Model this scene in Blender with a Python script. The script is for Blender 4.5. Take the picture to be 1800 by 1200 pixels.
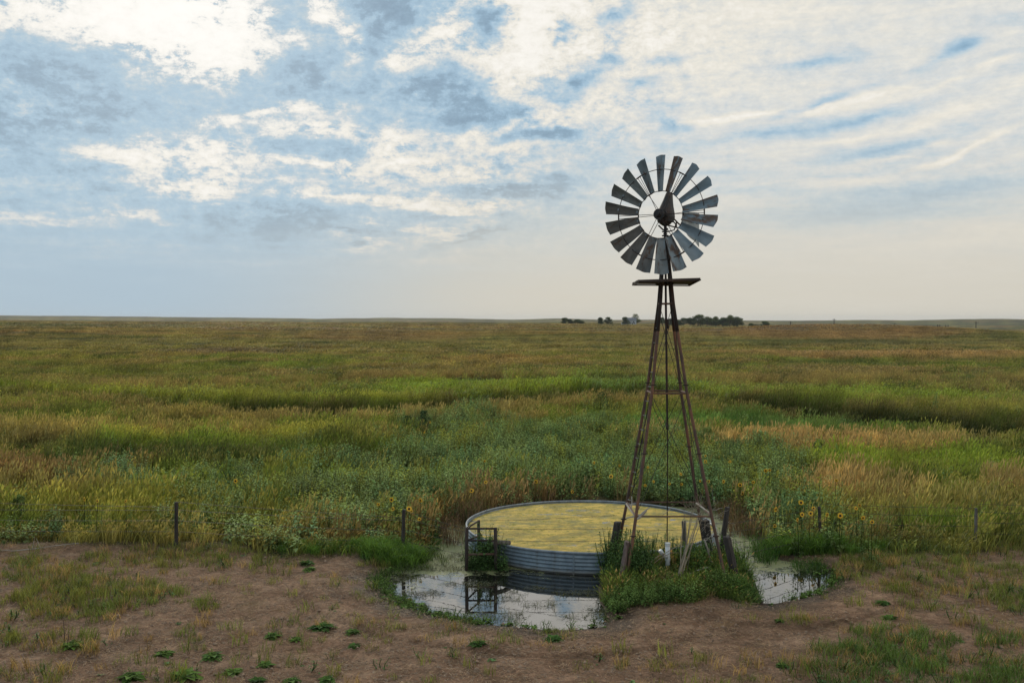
import bpy, math, random
import numpy as np
from mathutils import Vector, Matrix

# ------------------------------------------------------------------ clean
for o in list(bpy.data.objects):
    bpy.data.objects.remove(o, do_unlink=True)
scene = bpy.context.scene
col = scene.collection
rnd = random.Random(7)
RG = np.random.default_rng(11)
R = math.radians

# ------------------------------------------------------------------ camera
CH = 5.7                       # eye height above the pond
F = 1700.0                     # focal length in photo pixels (photo is 1800 wide)
PITCH = math.atan(38.0 / F)
cd = bpy.data.cameras.new('camera')
cam = bpy.data.objects.new('camera', cd)
col.objects.link(cam)
cam.location = (0, 0, CH)
cam.rotation_euler = (math.pi / 2 - PITCH, 0, 0)
cd.sensor_width = 36
cd.lens = 36 * F / 1800
cd.clip_start = 0.1
cd.clip_end = 40000
scene.camera = cam

# ------------------------------------------------------------------ render
scene.render.engine = 'CYCLES'
scene.view_settings.view_transform = 'Standard'
scene.view_settings.look = 'None'
scene.view_settings.gamma = 1
scene.view_settings.exposure = 0.0
scene.cycles.max_bounces = 6
scene.cycles.diffuse_bounces = 3
scene.cycles.glossy_bounces = 3
scene.cycles.transmission_bounces = 3
scene.cycles.transparent_max_bounces = 6

# ------------------------------------------------------------------ sun
SUN_AZ, SUN_EL = -19.0, 22.0
sd = bpy.data.lights.new('sun', 'SUN')
sd.energy = 1.5
sd.angle = R(10)
sd.color = (1.0, 0.88, 0.70)
sun = bpy.data.objects.new('sun', sd)
col.objects.link(sun)
_sdir = Vector((math.sin(R(SUN_AZ)) * math.cos(R(SUN_EL)), math.cos(R(SUN_AZ)) * math.cos(R(SUN_EL)), math.sin(R(SUN_EL))))
sun.rotation_euler = _sdir.to_track_quat('Z', 'Y').to_euler()
sun.location = (-20, 60, 30)


# ------------------------------------------------------------------ node helpers
class NT:
    def __init__(s, tree):
        s.t = tree
        s.n = tree.nodes
        s.l = tree.links

    def new(s, typ, **kw):
        nd = s.n.new(typ)
        for k, v in kw.items():
            setattr(nd, k, v)
        return nd

    def set(s, sock, v):
        if isinstance(v, bpy.types.NodeSocket):
            s.l.new(v, sock)
        elif v is not None:
            if isinstance(v, (tuple, list)) and sock.type == 'RGBA' and len(v) == 3:
                v = (*v, 1)
            sock.default_value = v

    def math(s, op, a, b=None, c=None, clamp=False):
        nd = s.new('ShaderNodeMath', operation=op)
        nd.use_clamp = clamp
        s.set(nd.inputs[0], a)
        s.set(nd.inputs[1], b)
        s.set(nd.inputs[2], c)
        return nd.outputs[0]

    def vmath(s, op, a, b=None, scale=None):
        nd = s.new('ShaderNodeVectorMath', operation=op)
        s.set(nd.inputs[0], a)
        if b is not None:
            s.set(nd.inputs[1], b)
        if scale is not None:
            s.set(nd.inputs['Scale'], scale)
        return nd.outputs[1] if op in ('DOT_PRODUCT', 'LENGTH') else nd.outputs[0]

    def noise(s, vec, scale, detail=4, rough=0.5, dist=0.0, lac=2.0, color=False):
        nd = s.new('ShaderNodeTexNoise')
        if vec is not None:
            s.set(nd.inputs['Vector'], vec)
        nd.inputs['Scale'].default_value = scale
        nd.inputs['Detail'].default_value = detail
        nd.inputs['Roughness'].default_value = rough
        nd.inputs['Distortion'].default_value = dist
        nd.inputs['Lacunarity'].default_value = lac
        return nd.outputs['Color'] if color else nd.outputs['Fac']

    def mix(s, fac, a, b, blend='MIX'):
        nd = s.new('ShaderNodeMix', data_type='RGBA', blend_type=blend)
        nd.clamp_factor = True
        s.set(nd.inputs[0], fac)
        s.set(nd.inputs[6], a)
        s.set(nd.inputs[7], b)
        return nd.outputs[2]

    def ramp(s, fac, stops, interp='LINEAR'):
        nd = s.new('ShaderNodeValToRGB')
        nd.color_ramp.interpolation = interp
        el = nd.color_ramp.elements
        while len(el) < len(stops):
            el.new(0.5)
        for e, (p, c) in zip(el, stops):
            e.position = p
            e.color = (*c, 1) if len(c) == 3 else c
        s.set(nd.inputs[0], fac)
        return nd.outputs[0]

    def smooth(s, v, a, b, o0=0.0, o1=1.0):
        nd = s.new('ShaderNodeMapRange', interpolation_type='SMOOTHSTEP')
        s.set(nd.inputs[0], v)
        nd.inputs[1].default_value = a
        nd.inputs[2].default_value = b
        nd.inputs[3].default_value = o0
        nd.inputs[4].default_value = o1
        return nd.outputs[0]

    def mapping(s, vec, loc=(0, 0, 0), rot=(0, 0, 0), scale=(1, 1, 1), typ='POINT'):
        nd = s.new('ShaderNodeMapping', vector_type=typ)
        s.set(nd.inputs['Vector'], vec)
        nd.inputs['Location'].default_value = loc
        nd.inputs['Rotation'].default_value = rot
        nd.inputs['Scale'].default_value = scale
        return nd.outputs[0]

    def attr(s, name, typ='GEOMETRY'):
        nd = s.new('ShaderNodeAttribute', attribute_name=name, attribute_type=typ)
        return nd


def srgb(r, g, b):
    def f(c):
        c /= 255.0
        return c / 12.92 if c <= 0.04045 else ((c + 0.055) / 1.055) ** 2.4
    return (f(r), f(g), f(b))


# ------------------------------------------------------------------ world / sky
def build_world():
    w = bpy.data.worlds.new('World')
    scene.world = w
    w.use_nodes = True
    t = NT(w.node_tree)
    t.n.clear()
    out = t.new('ShaderNodeOutputWorld')
    bg = t.new('ShaderNodeBackground')
    t.l.new(bg.outputs[0], out.inputs[0])
    bg.inputs[1].default_value = 0.1
    sky = t.new('ShaderNodeTexSky', sky_type='NISHITA')
    sky.sun_disc = False
    sky.sun_elevation = R(SUN_EL)
    sky.sun_rotation = R(SUN_AZ)
    sky.air_density = 1.0
    sky.dust_density = 1.5
    tc = t.new('ShaderNodeTexCoord')
    d = t.vmath('NORMALIZE', tc.outputs['Generated'])
    sp = t.new('ShaderNodeSeparateXYZ')
    t.l.new(d, sp.inputs[0])
    X, Y, Z = sp.outputs
    az = t.math('MULTIPLY', t.math('ARCTAN2', X, Y), 180 / math.pi)
    el = t.math('MULTIPLY', t.math('ARCSINE', Z), 180 / math.pi)
    cb = t.new('ShaderNodeCombineXYZ')
    t.l.new(az, cb.inputs[0])
    t.l.new(el, cb.inputs[1])
    V = cb.outputs[0]                        # azimuth, elevation in degrees
    # cloud-deck coordinates: where the view ray meets a flat layer
    den = t.math('ADD', t.math('MAXIMUM', Z, 0.0), 0.07)
    cp = t.new('ShaderNodeCombineXYZ')
    t.l.new(t.math('DIVIDE', X, den), cp.inputs[0])
    t.l.new(t.math('DIVIDE', Y, den), cp.inputs[1])
    P = cp.outputs[0]

    warp = t.vmath('SUBTRACT', t.noise(P, 1.6, 5, 0.6, color=True), (0.5, 0.5, 0.5))
    warp = t.vmath('MULTIPLY', warp, (5.0, 2.6, 0))
    warp2 = t.vmath('SUBTRACT', t.noise(V, 0.55, 5, 0.6, color=True), (0.5, 0.5, 0.5))
    warp2 = t.vmath('MULTIPLY', warp2, (2.2, 1.5, 0))
    W = t.vmath('ADD', t.vmath('ADD', V, warp), warp2)
    W2 = t.vmath('ADD', V, t.vmath('MULTIPLY', t.vmath('ADD', warp, warp2), (0.28, 0.28, 0)))

    def ae(px, py):
        a = math.degrees(math.atan((px - 900) / F))
        e = math.degrees(math.atan((562 - py) / F * math.cos(math.radians(a))))
        return a, e

    def blobs(lst, vec):
        acc = None
        for (px, py, rx, ry, ang, wt) in lst:
            a, e = ae(px, py)
            sc = math.degrees(1 / F)
            m = t.mapping(vec, (a, e, 0), (0, 0, R(ang)), (rx * sc * 1.6, ry * sc * 1.6, 1), 'TEXTURE')
            g = t.new('ShaderNodeTexGradient', gradient_type='QUADRATIC_SPHERE')
            t.l.new(m, g.inputs[0])
            acc = t.math('MULTIPLY_ADD', g.outputs['Fac'], wt, acc if acc is not None else 0.0)
        return acc

    # bright (thin, back-lit) cloud: + ; shaded blue-grey cloud: -
    broad = blobs([
        (300, 0, 230, 120, 0, 1.0), (330, 60, 170, 80, 0, 0.9), (70, 15, 160, 45, 0, 0.8), (400, 100, 90, 60, 30, 0.7), (230, 60, 60, 50, 0, 0.4),
        (590, 20, 50, 60, 0, 0.75), (615, 90, 40, 60, 0, 0.8), (510, 65, 34, 26, 0, 0.55),
        (900, 0, 130, 70, 0, 0.9), (760, 80, 110, 46, 28, 1.1), (690, 110, 30, 40, 0, 0.6), (930, 90, 110, 90, 0, 0.9), (880, 130, 60, 40, 0, 0.7),
        (1100, 40, 260, 120, 0, 0.55), (1150, 110, 280, 140, 0, 0.5), (1020, 190, 200, 60, 0, 0.5), (1000, 20, 160, 60, 0, 0.5), (700, 260, 330, 110, 0, 0.20), (360, 290, 240, 90, 0, 0.18), (960, 120, 120, 120, 0, 0.45),
        (330, 265, 170, 24, 8, 0.9), (290, 290, 150, 22, 0, 0.6), (380, 285, 50, 50, 0, 0.8), (350, 330, 130, 24, 0, 0.95), (420, 205, 150, 16, 12, 0.6), (560, 195, 110, 18, 4, 0.65),
        (560, 235, 110, 20, 0, 0.85), (520, 290, 90, 12, -6, 0.8), (600, 300, 80, 10, -8, 0.6), (690, 260, 60, 36, 0, 0.9), (720, 290, 80, 20, 0, 0.8), (850, 300, 130, 22, 0, 1.0), (840, 240, 90, 22, 0, 0.7), (740, 315, 120, 14, 0, 0.5),
        (700, 352, 160, 22, -3, 1.05), (830, 365, 110, 16, 0, 0.9), (650, 392, 90, 12, 3, 0.7), (640, 422, 100, 12, 0, 0.8), (770, 405, 110, 9, 12, 0.7), (560, 345, 90, 14, 0, 0.5),
        (90, 385, 110, 16, 0, 0.6), (240, 378, 110, 15, -10, 0.6), (40, 60, 40, 14, 0, 0.3),
        (430, 460, 260, 40, 0, 0.30), (150, 440, 200, 16, 0, 0.2), (780, 450, 200, 34, 0, 0.4),
        (980, 225, 110, 16, -6, 0.9), (900, 265, 120, 14, 0, 0.55), (1060, 250, 120, 20, 0, 0.3),
        (560, 140, 200, 80, 0, -0.42), (690, 30, 80, 60, 10, -0.75), (640, 60, 40, 60, 0, -0.3), (490, 40, 70, 90, 0, -0.5), (740, 150, 90, 45, 0, -0.5),
        (150, 130, 240, 60, 0, -0.40), (80, 220, 240, 70, 0, -0.42), (850, 45, 50, 34, 0, -1.5), (845, 70, 40, 26, 0, -0.7),
        (830, 170, 90, 40, 0, -0.75), (830, 205, 90, 24, 0, -0.7), (600, 270, 80, 18, 0, -0.5), (470, 255, 70, 14, 0, -0.4), (480, 400, 230, 56, 0, -0.55), (440, 340, 40, 20, 0, -0.5), (150, 320, 100, 20, 0, -0.35),
        (350, 262, 34, 14, 0, -0.5), (370, 310, 44, 12, 0, -0.5), (640, 335, 60, 10, 0, -0.5),
        (980, 55, 36, 30, 0, -1.5), (1075, 35, 70, 28, 8, -1.5), (1000, 145, 90, 36, 10, -1.5), (980, 180, 50, 16, 0, -0.9), (1060, 102, 40, 14, 0, -1.2),
        (1135, 150, 40, 22, 0, -1.4), (1168, 98, 54, 16, 0, -1.2), (970, 240, 110, 22, 4, -1.4), (900, 300, 70, 12, 0, -0.5), (920, 335, 110, 18, 3, -1.5), (905, 205, 30, 16, 0, -0.9),
        (1180, 226, 34, 13, 0, -1.0), (800, 380, 120, 8, 6, -0.6), (820, 408, 80, 7, 14, -0.9), (620, 408, 80, 7, 0, -0.5),
    ], W)
    puff = t.noise(P, 3.2, 10, 0.66, 0.3)
    puff2 = t.noise(P, 1.15, 6, 0.55, 0.2)
    fine = t.noise(t.mapping(V, scale=(1, 1.7, 1)), 0.55, 9, 0.68, 0.3)
    # mottling is strong on the left, veil-like on the right
    right = t.smooth(t.math('ADD', az, t.math('MULTIPLY', el, -0.25)), -3.0, 9.0)
    fine2 = t.noise(t.mapping(V, loc=(7, 3, 0), scale=(1, 1.5, 1)), 1.5, 8, 0.7, 0.2)
    tex = t.math('ADD', t.math('MULTIPLY', t.math('SUBTRACT', puff, 0.5), 2.6), t.math('MULTIPLY', t.math('SUBTRACT', fine, 0.5), 4.2))
    tex = t.math('ADD', tex, t.math('MULTIPLY', t.math('SUBTRACT', fine2, 0.5), 2.7))
    # low down the deck smooths out
    lowf = t.smooth(el, 2.0, 7.0, 0.15, 1.0)
    tex = t.math('MULTIPLY', tex, lowf)
    broad = t.math('ADD', t.math('MULTIPLY', t.math('MAXIMUM', broad, 0.0), 1.25), t.math('MINIMUM', broad, 0.0))
    ab = t.math('MINIMUM', t.math('ABSOLUTE', broad), 1.0)
    inner = t.math('ADD', broad, t.math('MULTIPLY', tex, t.math('ADD', 0.34, t.math('MULTIPLY', ab, 0.85))))
    Bl = t.math('ADD', t.math('MULTIPLY', inner, 1.15), t.math('ADD', 0.04, t.math('MULTIPLY', t.math('SUBTRACT', puff2, 0.5), 0.9)))

    # streaky veil on the right
    stv = t.mapping(W2, (0, 0, 0), (0, 0, R(-13)), (0.05, 0.42, 1))
    st = t.noise(stv, 1.6, 9, 0.66, 0.6)
    stv2 = t.mapping(V, (3, 9, 0), (0, 0, R(-9)), (0.10, 0.9, 1))
    st2 = t.noise(stv2, 1.3, 9, 0.72, 0.5)
    streak = blobs([
        (1230, 216, 110, 7, 4, 0.7), (1330, 205, 110, 8, 7, 0.8), (1440, 192, 110, 9, 14, 0.7), (1530, 172, 110, 9, 14, 0.45), (1660, 148, 150, 8, 12, 0.4), (1750, 110, 50, 7, 12, 0.6),
        (1700, 262, 70, 6, 26, 0.7), (1640, 288, 70, 6, 14, 0.6), (1560, 278, 60, 7, 10, 0.35), (1650, 252, 22, 8, 0, 0.5), (1780, 275, 120, 12, 10, 0.2), (1600, 215, 150, 12, 8, 0.3), (1610, 222, 30, 8, 10, 0.4),
        (1640, 105, 150, 60, 5, 0.15), (1380, 40, 420, 90, 0, 0.25), (1720, 180, 120, 16, 16, 0.25), (1740, 225, 90, 14, 16, 0.25), (1500, 245, 150, 6, 6, 0.35),
        (1440, 185, 80, 11, 16, -0.9), (1370, 200, 60, 10, 6, -0.55), (1430, 112, 110, 12, 4, -0.6), (1690, 82, 36, 16, 10, -0.8), (1650, 105, 60, 14, 24, -0.45),
        (1330, 240, 200, 16, 4, -0.55), (1560, 262, 140, 14, 8, -0.75), (1540, 205, 110, 12, 12, -0.55), (1650, 330, 260, 36, 6, -0.55), (1470, 385, 340, 36, 2, -0.40), (1460, 310, 160, 10, 0, -0.3),
        (1250, 305, 110, 12, 0, -0.35), (1770, 215, 60, 8, 12, -0.3), (1300, 335, 140, 12, -2, -0.35), (1180, 228, 60, 14, 4, -0.5),
        (1120, 330, 200, 40, 0, 0.15), (1280, 370, 160, 24, 0, 0.2), (1520, 318, 100, 8, 0, 0.35), (1700, 420, 200, 40, 6, 0.15),
    ], W2)
    veil = t.math('ADD', 0.56, t.math('ADD', t.math('MULTIPLY', streak, 1.25), t.math('ADD', t.math('MULTIPLY', t.math('SUBTRACT', st, 0.5), 1.15), t.math('MULTIPLY', t.math('SUBTRACT', st2, 0.5), 0.8))))
    veil = t.math('ADD', veil, t.math('MULTIPLY', inner, 0.55))
    B = t.math('ADD', t.math('MULTIPLY', Bl, t.math('SUBTRACT', 1.0, right)), t.math('MULTIPLY', veil, right))

    k = 10.0

    def c(r, g, b, m=1.0):
        q = srgb(r, g, b)
        return (q[0] * k * m, q[1] * k * m, q[2] * k * m)
    soft = t.math('TANH', t.math('MULTIPLY', B, 0.78))
    fac = t.math('MULTIPLY_ADD', soft, 0.50, t.math('ADD', 0.42, t.math('MULTIPLY', right, 0.03)), clamp=True)
    cl = t.ramp(fac, [(0.0, tuple(v / k for v in c(122, 152, 176))), (0.238, tuple(v / k for v in c(136, 167, 190))), (0.329, tuple(v / k for v in c(148, 180, 203))),
                      (0.4276, tuple(v / k for v in c(164, 193, 213))), (0.541, tuple(v / k for v in c(190, 207, 217))), (0.655, tuple(v / k for v in c(213, 217, 217))),
                      (0.784, tuple(v / k for v in c(234, 230, 219))), (0.92, (0.95, 0.92, 0.86))])
    clk = t.vmath('SCALE', cl, scale=t.math('ADD', k * 0.90, t.math('MULTIPLY', fine2, k * 0.20)))
    # Nishita blue shows through the thinner parts
    skc = t.vmath('SCALE', sky.outputs[0], scale=0.8)
    cover = t.smooth(B, -0.3, 0.5, 0.95, 1.0)
    body = t.mix(cover, skc, clk)
    # glow where the hidden sun stands
    sdv = _sdir
    cs = t.vmath('DOT_PRODUCT', d, (sdv.x, sdv.y, sdv.z))
    glow = t.math('MULTIPLY', t.math('POWER', t.math('MAXIMUM', cs, 0.0), 40.0), t.smooth(B, 0.3, 1.1))
    body = t.mix(t.math('MULTIPLY', glow, 0.8), body, (10.8, 10.6, 10.2))
    # warm haze band at the horizon, cooler to the left
    hl = t.smooth(az, -22.0, 3.0)
    hcol = t.mix(hl, c(176, 195, 208), c(206, 202, 190))
    hb = t.math('ADD', el, t.math('MULTIPLY', t.math('SUBTRACT', puff2, 0.5), 2.5))
    hf = t.smooth(hb, 0.5, 7.8, 1.0, 0.0)
    hf2 = t.math('MULTIPLY', hf, t.math('SUBTRACT', 1.0, t.math('MULTIPLY', t.smooth(B, 0.3, 1.2), 0.3)))
    body = t.mix(hf2, body, hcol)
    wf = t.math('MULTIPLY', t.smooth(el, 4.0, 12.0, 1.0, 0.0), t.smooth(az, -14.0, 4.0))
    body = t.mix(t.math('MULTIPLY', wf, 0.45), body, c(220, 213, 197))
    # below the horizon: dull ground tone
    gf = t.smooth(el, -1.2, -0.2, 1.0, 0.0)
    body = t.mix(gf, body, (1.2, 1.1, 0.7))
    t.l.new(body, bg.inputs[0])
    w.cycles.sampling_method = 'MANUAL'
    w.cycles.sample_map_resolution = 512


build_world()


# ------------------------------------------------------------------ geometry helpers
def ray(px, py):
    u = (px - 900) / F
    v = (600 - py) / F
    return (u, math.cos(PITCH) + v * math.sin(PITCH), -math.sin(PITCH) + v * math.cos(PITCH))


def PT(px, py, Y):
    """world point that stands at distance Y along the photo's line px,py"""
    r = ray(px, py)
    s = Y / r[1]
    return Vector((r[0] * s, Y, CH + r[2] * s))


def GP(px, py, z=0.0):
    """world point on the level z"""
    r = ray(px, py)
    s = (z - CH) / r[2]
    return Vector((r[0] * s, r[1] * s, z))


_perm = np.random.default_rng(3).permutation(4096)


def _h(ix, iy, seed):
    return _perm[(_perm[(ix * 73 + seed * 131) & 4095] + iy * 37) & 4095] / 4095.0


def vnoise(x, y, seed=0):
    x = np.asarray(x, float)
    y = np.asarray(y, float)
    ix = np.floor(x).astype(np.int64)
    iy = np.floor(y).astype(np.int64)
    fx = x - ix
    fy = y - iy
    fx = fx * fx * fx * (fx * (fx * 6 - 15) + 10)
    fy = fy * fy * fy * (fy * (fy * 6 - 15) + 10)
    a = _h(ix, iy, seed)
    b = _h(ix + 1, iy, seed)
    c_ = _h(ix, iy + 1, seed)
    d_ = _h(ix + 1, iy + 1, seed)
    return (a * (1 - fx) + b * fx) * (1 - fy) + (c_ * (1 - fx) + d_ * fx) * fy


def fbm(x, y, oct=4, seed=0, gain=0.5):
    s = 0
    a = 1.0
    tot = 0
    for i in range(oct):
        ca, sa = math.cos(0.6 * i), math.sin(0.6 * i)
        s = s + a * vnoise((x * ca - y * sa) * 2 ** i + i * 17.3, (x * sa + y * ca) * 2 ** i + i * 9.1, seed + i)
        tot += a
        a *= gain
    return s / tot


def sstep(v, a, b):
    q = np.clip((v - a) / (b - a), 0, 1)
    return q * q * (3 - 2 * q)


class MB:
    def __init__(s):
        s.v = []
        s.f = []

    def tube(s, pts, rad, n=8, caps=True, closed=False):
        pts = [Vector(p) for p in pts]
        if not isinstance(rad, (list, tuple)):
            rad = [rad] * len(pts)
        base = len(s.v)
        m = len(pts)
        prev = None
        for i, p in enumerate(pts):
            if closed:
                d = pts[(i + 1) % m] - pts[i - 1]
            else:
                d = pts[min(i + 1, m - 1)] - pts[max(i - 1, 0)]
            d.normalize()
            if prev is None:
                a = d.orthogonal().normalized()
            else:
                a = prev - d * prev.dot(d)
                a = a.normalized() if a.length > 1e-6 else d.orthogonal().normalized()
            prev = a
            b = d.cross(a)
            for k in range(n):
                t_ = 2 * math.pi * k / n
                s.v.append(tuple(p + (a * math.cos(t_) + b * math.sin(t_)) * rad[i]))
        segs = m if closed else m - 1
        for i in range(segs):
            i2 = (i + 1) % m
            for k in range(n):
                s.f.append((base + i * n + k, base + i * n + (k + 1) % n, base + i2 * n + (k + 1) % n, base + i2 * n + k))
        if caps and not closed:
            s.f.append(tuple(base + k for k in range(n))[::-1])
            s.f.append(tuple(base + (m - 1) * n + k for k in range(n)))
        return s

    def box(s, c, size, rot=None):
        base = len(s.v)
        hx, hy, hz = size[0] / 2, size[1] / 2, size[2] / 2
        for dx, dy, dz in ((-1, -1, -1), (1, -1, -1), (1, 1, -1), (-1, 1, -1), (-1, -1, 1), (1, -1, 1), (1, 1, 1), (-1, 1, 1)):
            v = Vector((dx * hx, dy * hy, dz * hz))
            if rot is not None:
                v = rot @ v
            s.v.append(tuple(Vector(c) + v))
        for q in ((0, 3, 2, 1), (4, 5, 6, 7), (0, 1, 5, 4), (1, 2, 6, 5), (2, 3, 7, 6), (3, 0, 4, 7)):
            s.f.append(tuple(base + i for i in q))
        return s

    def prism(s, poly, off):
        """closed slab: polygon (list of 3d points) and its copy moved by off"""
        base = len(s.v)
        n = len(poly)
        off = Vector(off)
        for p in poly:
            s.v.append(tuple(Vector(p)))
        for p in poly:
            s.v.append(tuple(Vector(p) + off))
        s.f.append(tuple(base + i for i in range(n))[::-1])
        s.f.append(tuple(base + n + i for i in range(n)))
        for i in range(n):
            j = (i + 1) % n
            s.f.append((base + i, base + j, base + n + j, base + n + i))
        return s

    def loft(s, rings, caps=True):
        base = len(s.v)
        n = len(rings[0])
        for r_ in rings:
            for p in r_:
                s.v.append(tuple(p))
        for i in range(len(rings) - 1):
            for k in range(n):
                s.f.append((base + i * n + k, base + i * n + (k + 1) % n, base + (i + 1) * n + (k + 1) % n, base + (i + 1) * n + k))
        if caps:
            s.f.append(tuple(base + k for k in range(n))[::-1])
            s.f.append(tuple(base + (len(rings) - 1) * n + k for k in range(n)))
        return s

    def mesh(s, name, m, org=(0, 0, 0), smooth=False):
        me = bpy.data.meshes.new(name)
        o = Vector(org)
        me.from_pydata([tuple(Vector(v) - o) for v in s.v], [], s.f)
        if m:
            me.materials.append(m)
        if smooth:
            me.polygons.foreach_set('use_smooth', [True] * len(me.polygons))
        me.update()
        return me


def link(name, me, parent=None, loc=(0, 0, 0)):
    o = bpy.data.objects.new(name, me)
    col.objects.link(o)
    if parent is not None:
        o.parent = parent
    o.location = loc
    return o


def part(name, mb, m, parent, org=None, smooth=False):
    """mesh given in world coordinates, stored relative to its thing's base"""
    org = org if org is not None else WORLD_ORG[parent.name]
    o = link(name, mb.mesh(name, m, org, smooth), parent)
    WORLD_ORG[o.name] = org
    return o


WORLD_ORG = {}


def tag(o, label=None, cat=None, group=None, kind=None):
    if label:
        o['label'] = label
    if cat:
        o['category'] = cat
    if group:
        o['group'] = group
    if kind:
        o['kind'] = kind
    return o


def thing(name, loc, label, cat, group=None, rz=0):
    o = bpy.data.objects.new(name, None)
    o.empty_display_size = 0.2
    col.objects.link(o)
    o.location = loc
    o.rotation_euler = (0, 0, rz)
    WORLD_ORG[o.name] = Vector(loc)
    return tag(o, label, cat, group)


def whole(name, mb, m, org, label, cat, group=None, kind=None, smooth=False):
    o = link(name, mb.mesh(name, m, org, smooth), None, org)
    WORLD_ORG[o.name] = Vector(org)
    return tag(o, label, cat, group, kind)


def copy_tree(o, parent=None):
    c_ = o.copy()
    col.objects.link(c_)
    if parent is not None:
        c_.parent = parent
    WORLD_ORG[c_.name] = WORLD_ORG.get(o.name, Vector((0, 0, 0)))
    for ch in list(o.children):
        copy_tree(ch, c_)
    return c_


# ------------------------------------------------------------------ materials
def mat(name, base=(0.5, 0.5, 0.5), rough=0.8, metal=0.0, fn=None):
    m = bpy.data.materials.new(name)
    m.use_nodes = True
    t = NT(m.node_tree)
    b = t.n['Principled BSDF']
    b.inputs['Base Color'].default_value = (*base, 1)
    b.inputs['Roughness'].default_value = rough
    b.inputs['Metallic'].default_value = metal
    if fn:
        fn(t, b)
    return m


def two_tone(c1, c2, scale=8, lo=0.4, hi=0.6, stretch=(1, 1, 1), bump=0.3, c3=None):
    def f(t, b):
        tc = t.new('ShaderNodeTexCoord')
        v = t.mapping(tc.outputs['Object'], scale=stretch)
        n1 = t.noise(v, scale, 8, 0.65, 0.3)
        cc = t.ramp(n1, [(lo, c1), (hi, c2)])
        if c3:
            n2 = t.noise(v, scale * 0.33, 6, 0.7)
            cc = t.mix(t.smooth(n2, 0.5, 0.62), cc, c3)
        t.l.new(cc, b.inputs['Base Color'])
        bp = t.new('ShaderNodeBump')
        bp.inputs['Strength'].default_value = bump
        bp.inputs['Distance'].default_value = 0.02
        t.l.new(t.noise(v, scale * 4, 6, 0.6), bp.inputs['Height'])
        t.l.new(bp.outputs[0], b.inputs['Normal'])
    return f


M = {}
M['rust'] = mat('rusty_steel', rough=0.85, metal=0.1, fn=two_tone((0.16, 0.082, 0.052), (0.09, 0.058, 0.045), 5, c3=(0.22, 0.10, 0.055)))
M['rust_dark'] = mat('dark_rusty_steel', rough=0.85, metal=0.1, fn=two_tone((0.03, 0.022, 0.018), (0.05, 0.032, 0.024), 6, c3=(0.07, 0.035, 0.022)))
M['iron'] = mat('dark_cast_iron', rough=0.6, metal=0.4, fn=two_tone((0.03, 0.03, 0.03), (0.055, 0.045, 0.04), 9))
M['wire'] = mat('dull_wire', (0.06, 0.05, 0.045), 0.6, 0.5)
M['step'] = mat('bare_steel_step', (0.45, 0.42, 0.38), 0.5, 0.5)


def galv(name, base_hi, base_lo, rust=0.5):
    def f(t, b):
        tc = t.new('ShaderNodeTexCoord')
        oi = t.new('ShaderNodeObjectInfo')
        off = t.new('ShaderNodeCombineXYZ')
        rr = t.math('MULTIPLY', oi.outputs['Random'], 37.0)
        t.l.new(rr, off.inputs[0])
        t.l.new(rr, off.inputs[2])
        v = t.vmath('ADD', tc.outputs['Object'], off.outputs[0])
        n1 = t.noise(t.mapping(v, scale=(1, 1, 0.45)), 7, 7, 0.65, 0.4)
        cc = t.ramp(n1, [(0.3, base_lo), (0.7, base_hi)])
        n2 = t.noise(t.mapping(v, scale=(3.5, 1, 1.1)), 2.3, 7, 0.7, 0.6)
        thr = t.math('SUBTRACT', 0.72, t.math('MULTIPLY', oi.outputs['Random'], 0.16 * rust * 2))
        rf = t.smooth(t.math('SUBTRACT', n2, thr), -0.02, 0.10)
        rust_c = t.ramp(t.noise(v, 20, 5, 0.6), [(0.3, (0.085, 0.04, 0.02)), (0.7, (0.17, 0.09, 0.045))])
        cc = t.mix(t.math('MULTIPLY', rf, 0.85), cc, rust_c)
        t.l.new(cc, b.inputs['Base Color'])
        t.l.new(t.math('ADD', 0.42, t.math('MULTIPLY', rf, 0.4)), b.inputs['Roughness'])
        t.l.new(t.math('SUBTRACT', 0.55, t.math('MULTIPLY', rf, 0.5)), b.inputs['Metallic'])
        bp = t.new('ShaderNodeBump')
        bp.inputs['Strength'].default_value = 0.25
        bp.inputs['Distance'].default_value = 0.01
        t.l.new(t.noise(v, 9, 5, 0.6), bp.inputs['Height'])
        t.l.new(bp.outputs[0], b.inputs['Normal'])
    return mat(name, fn=f)


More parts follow.
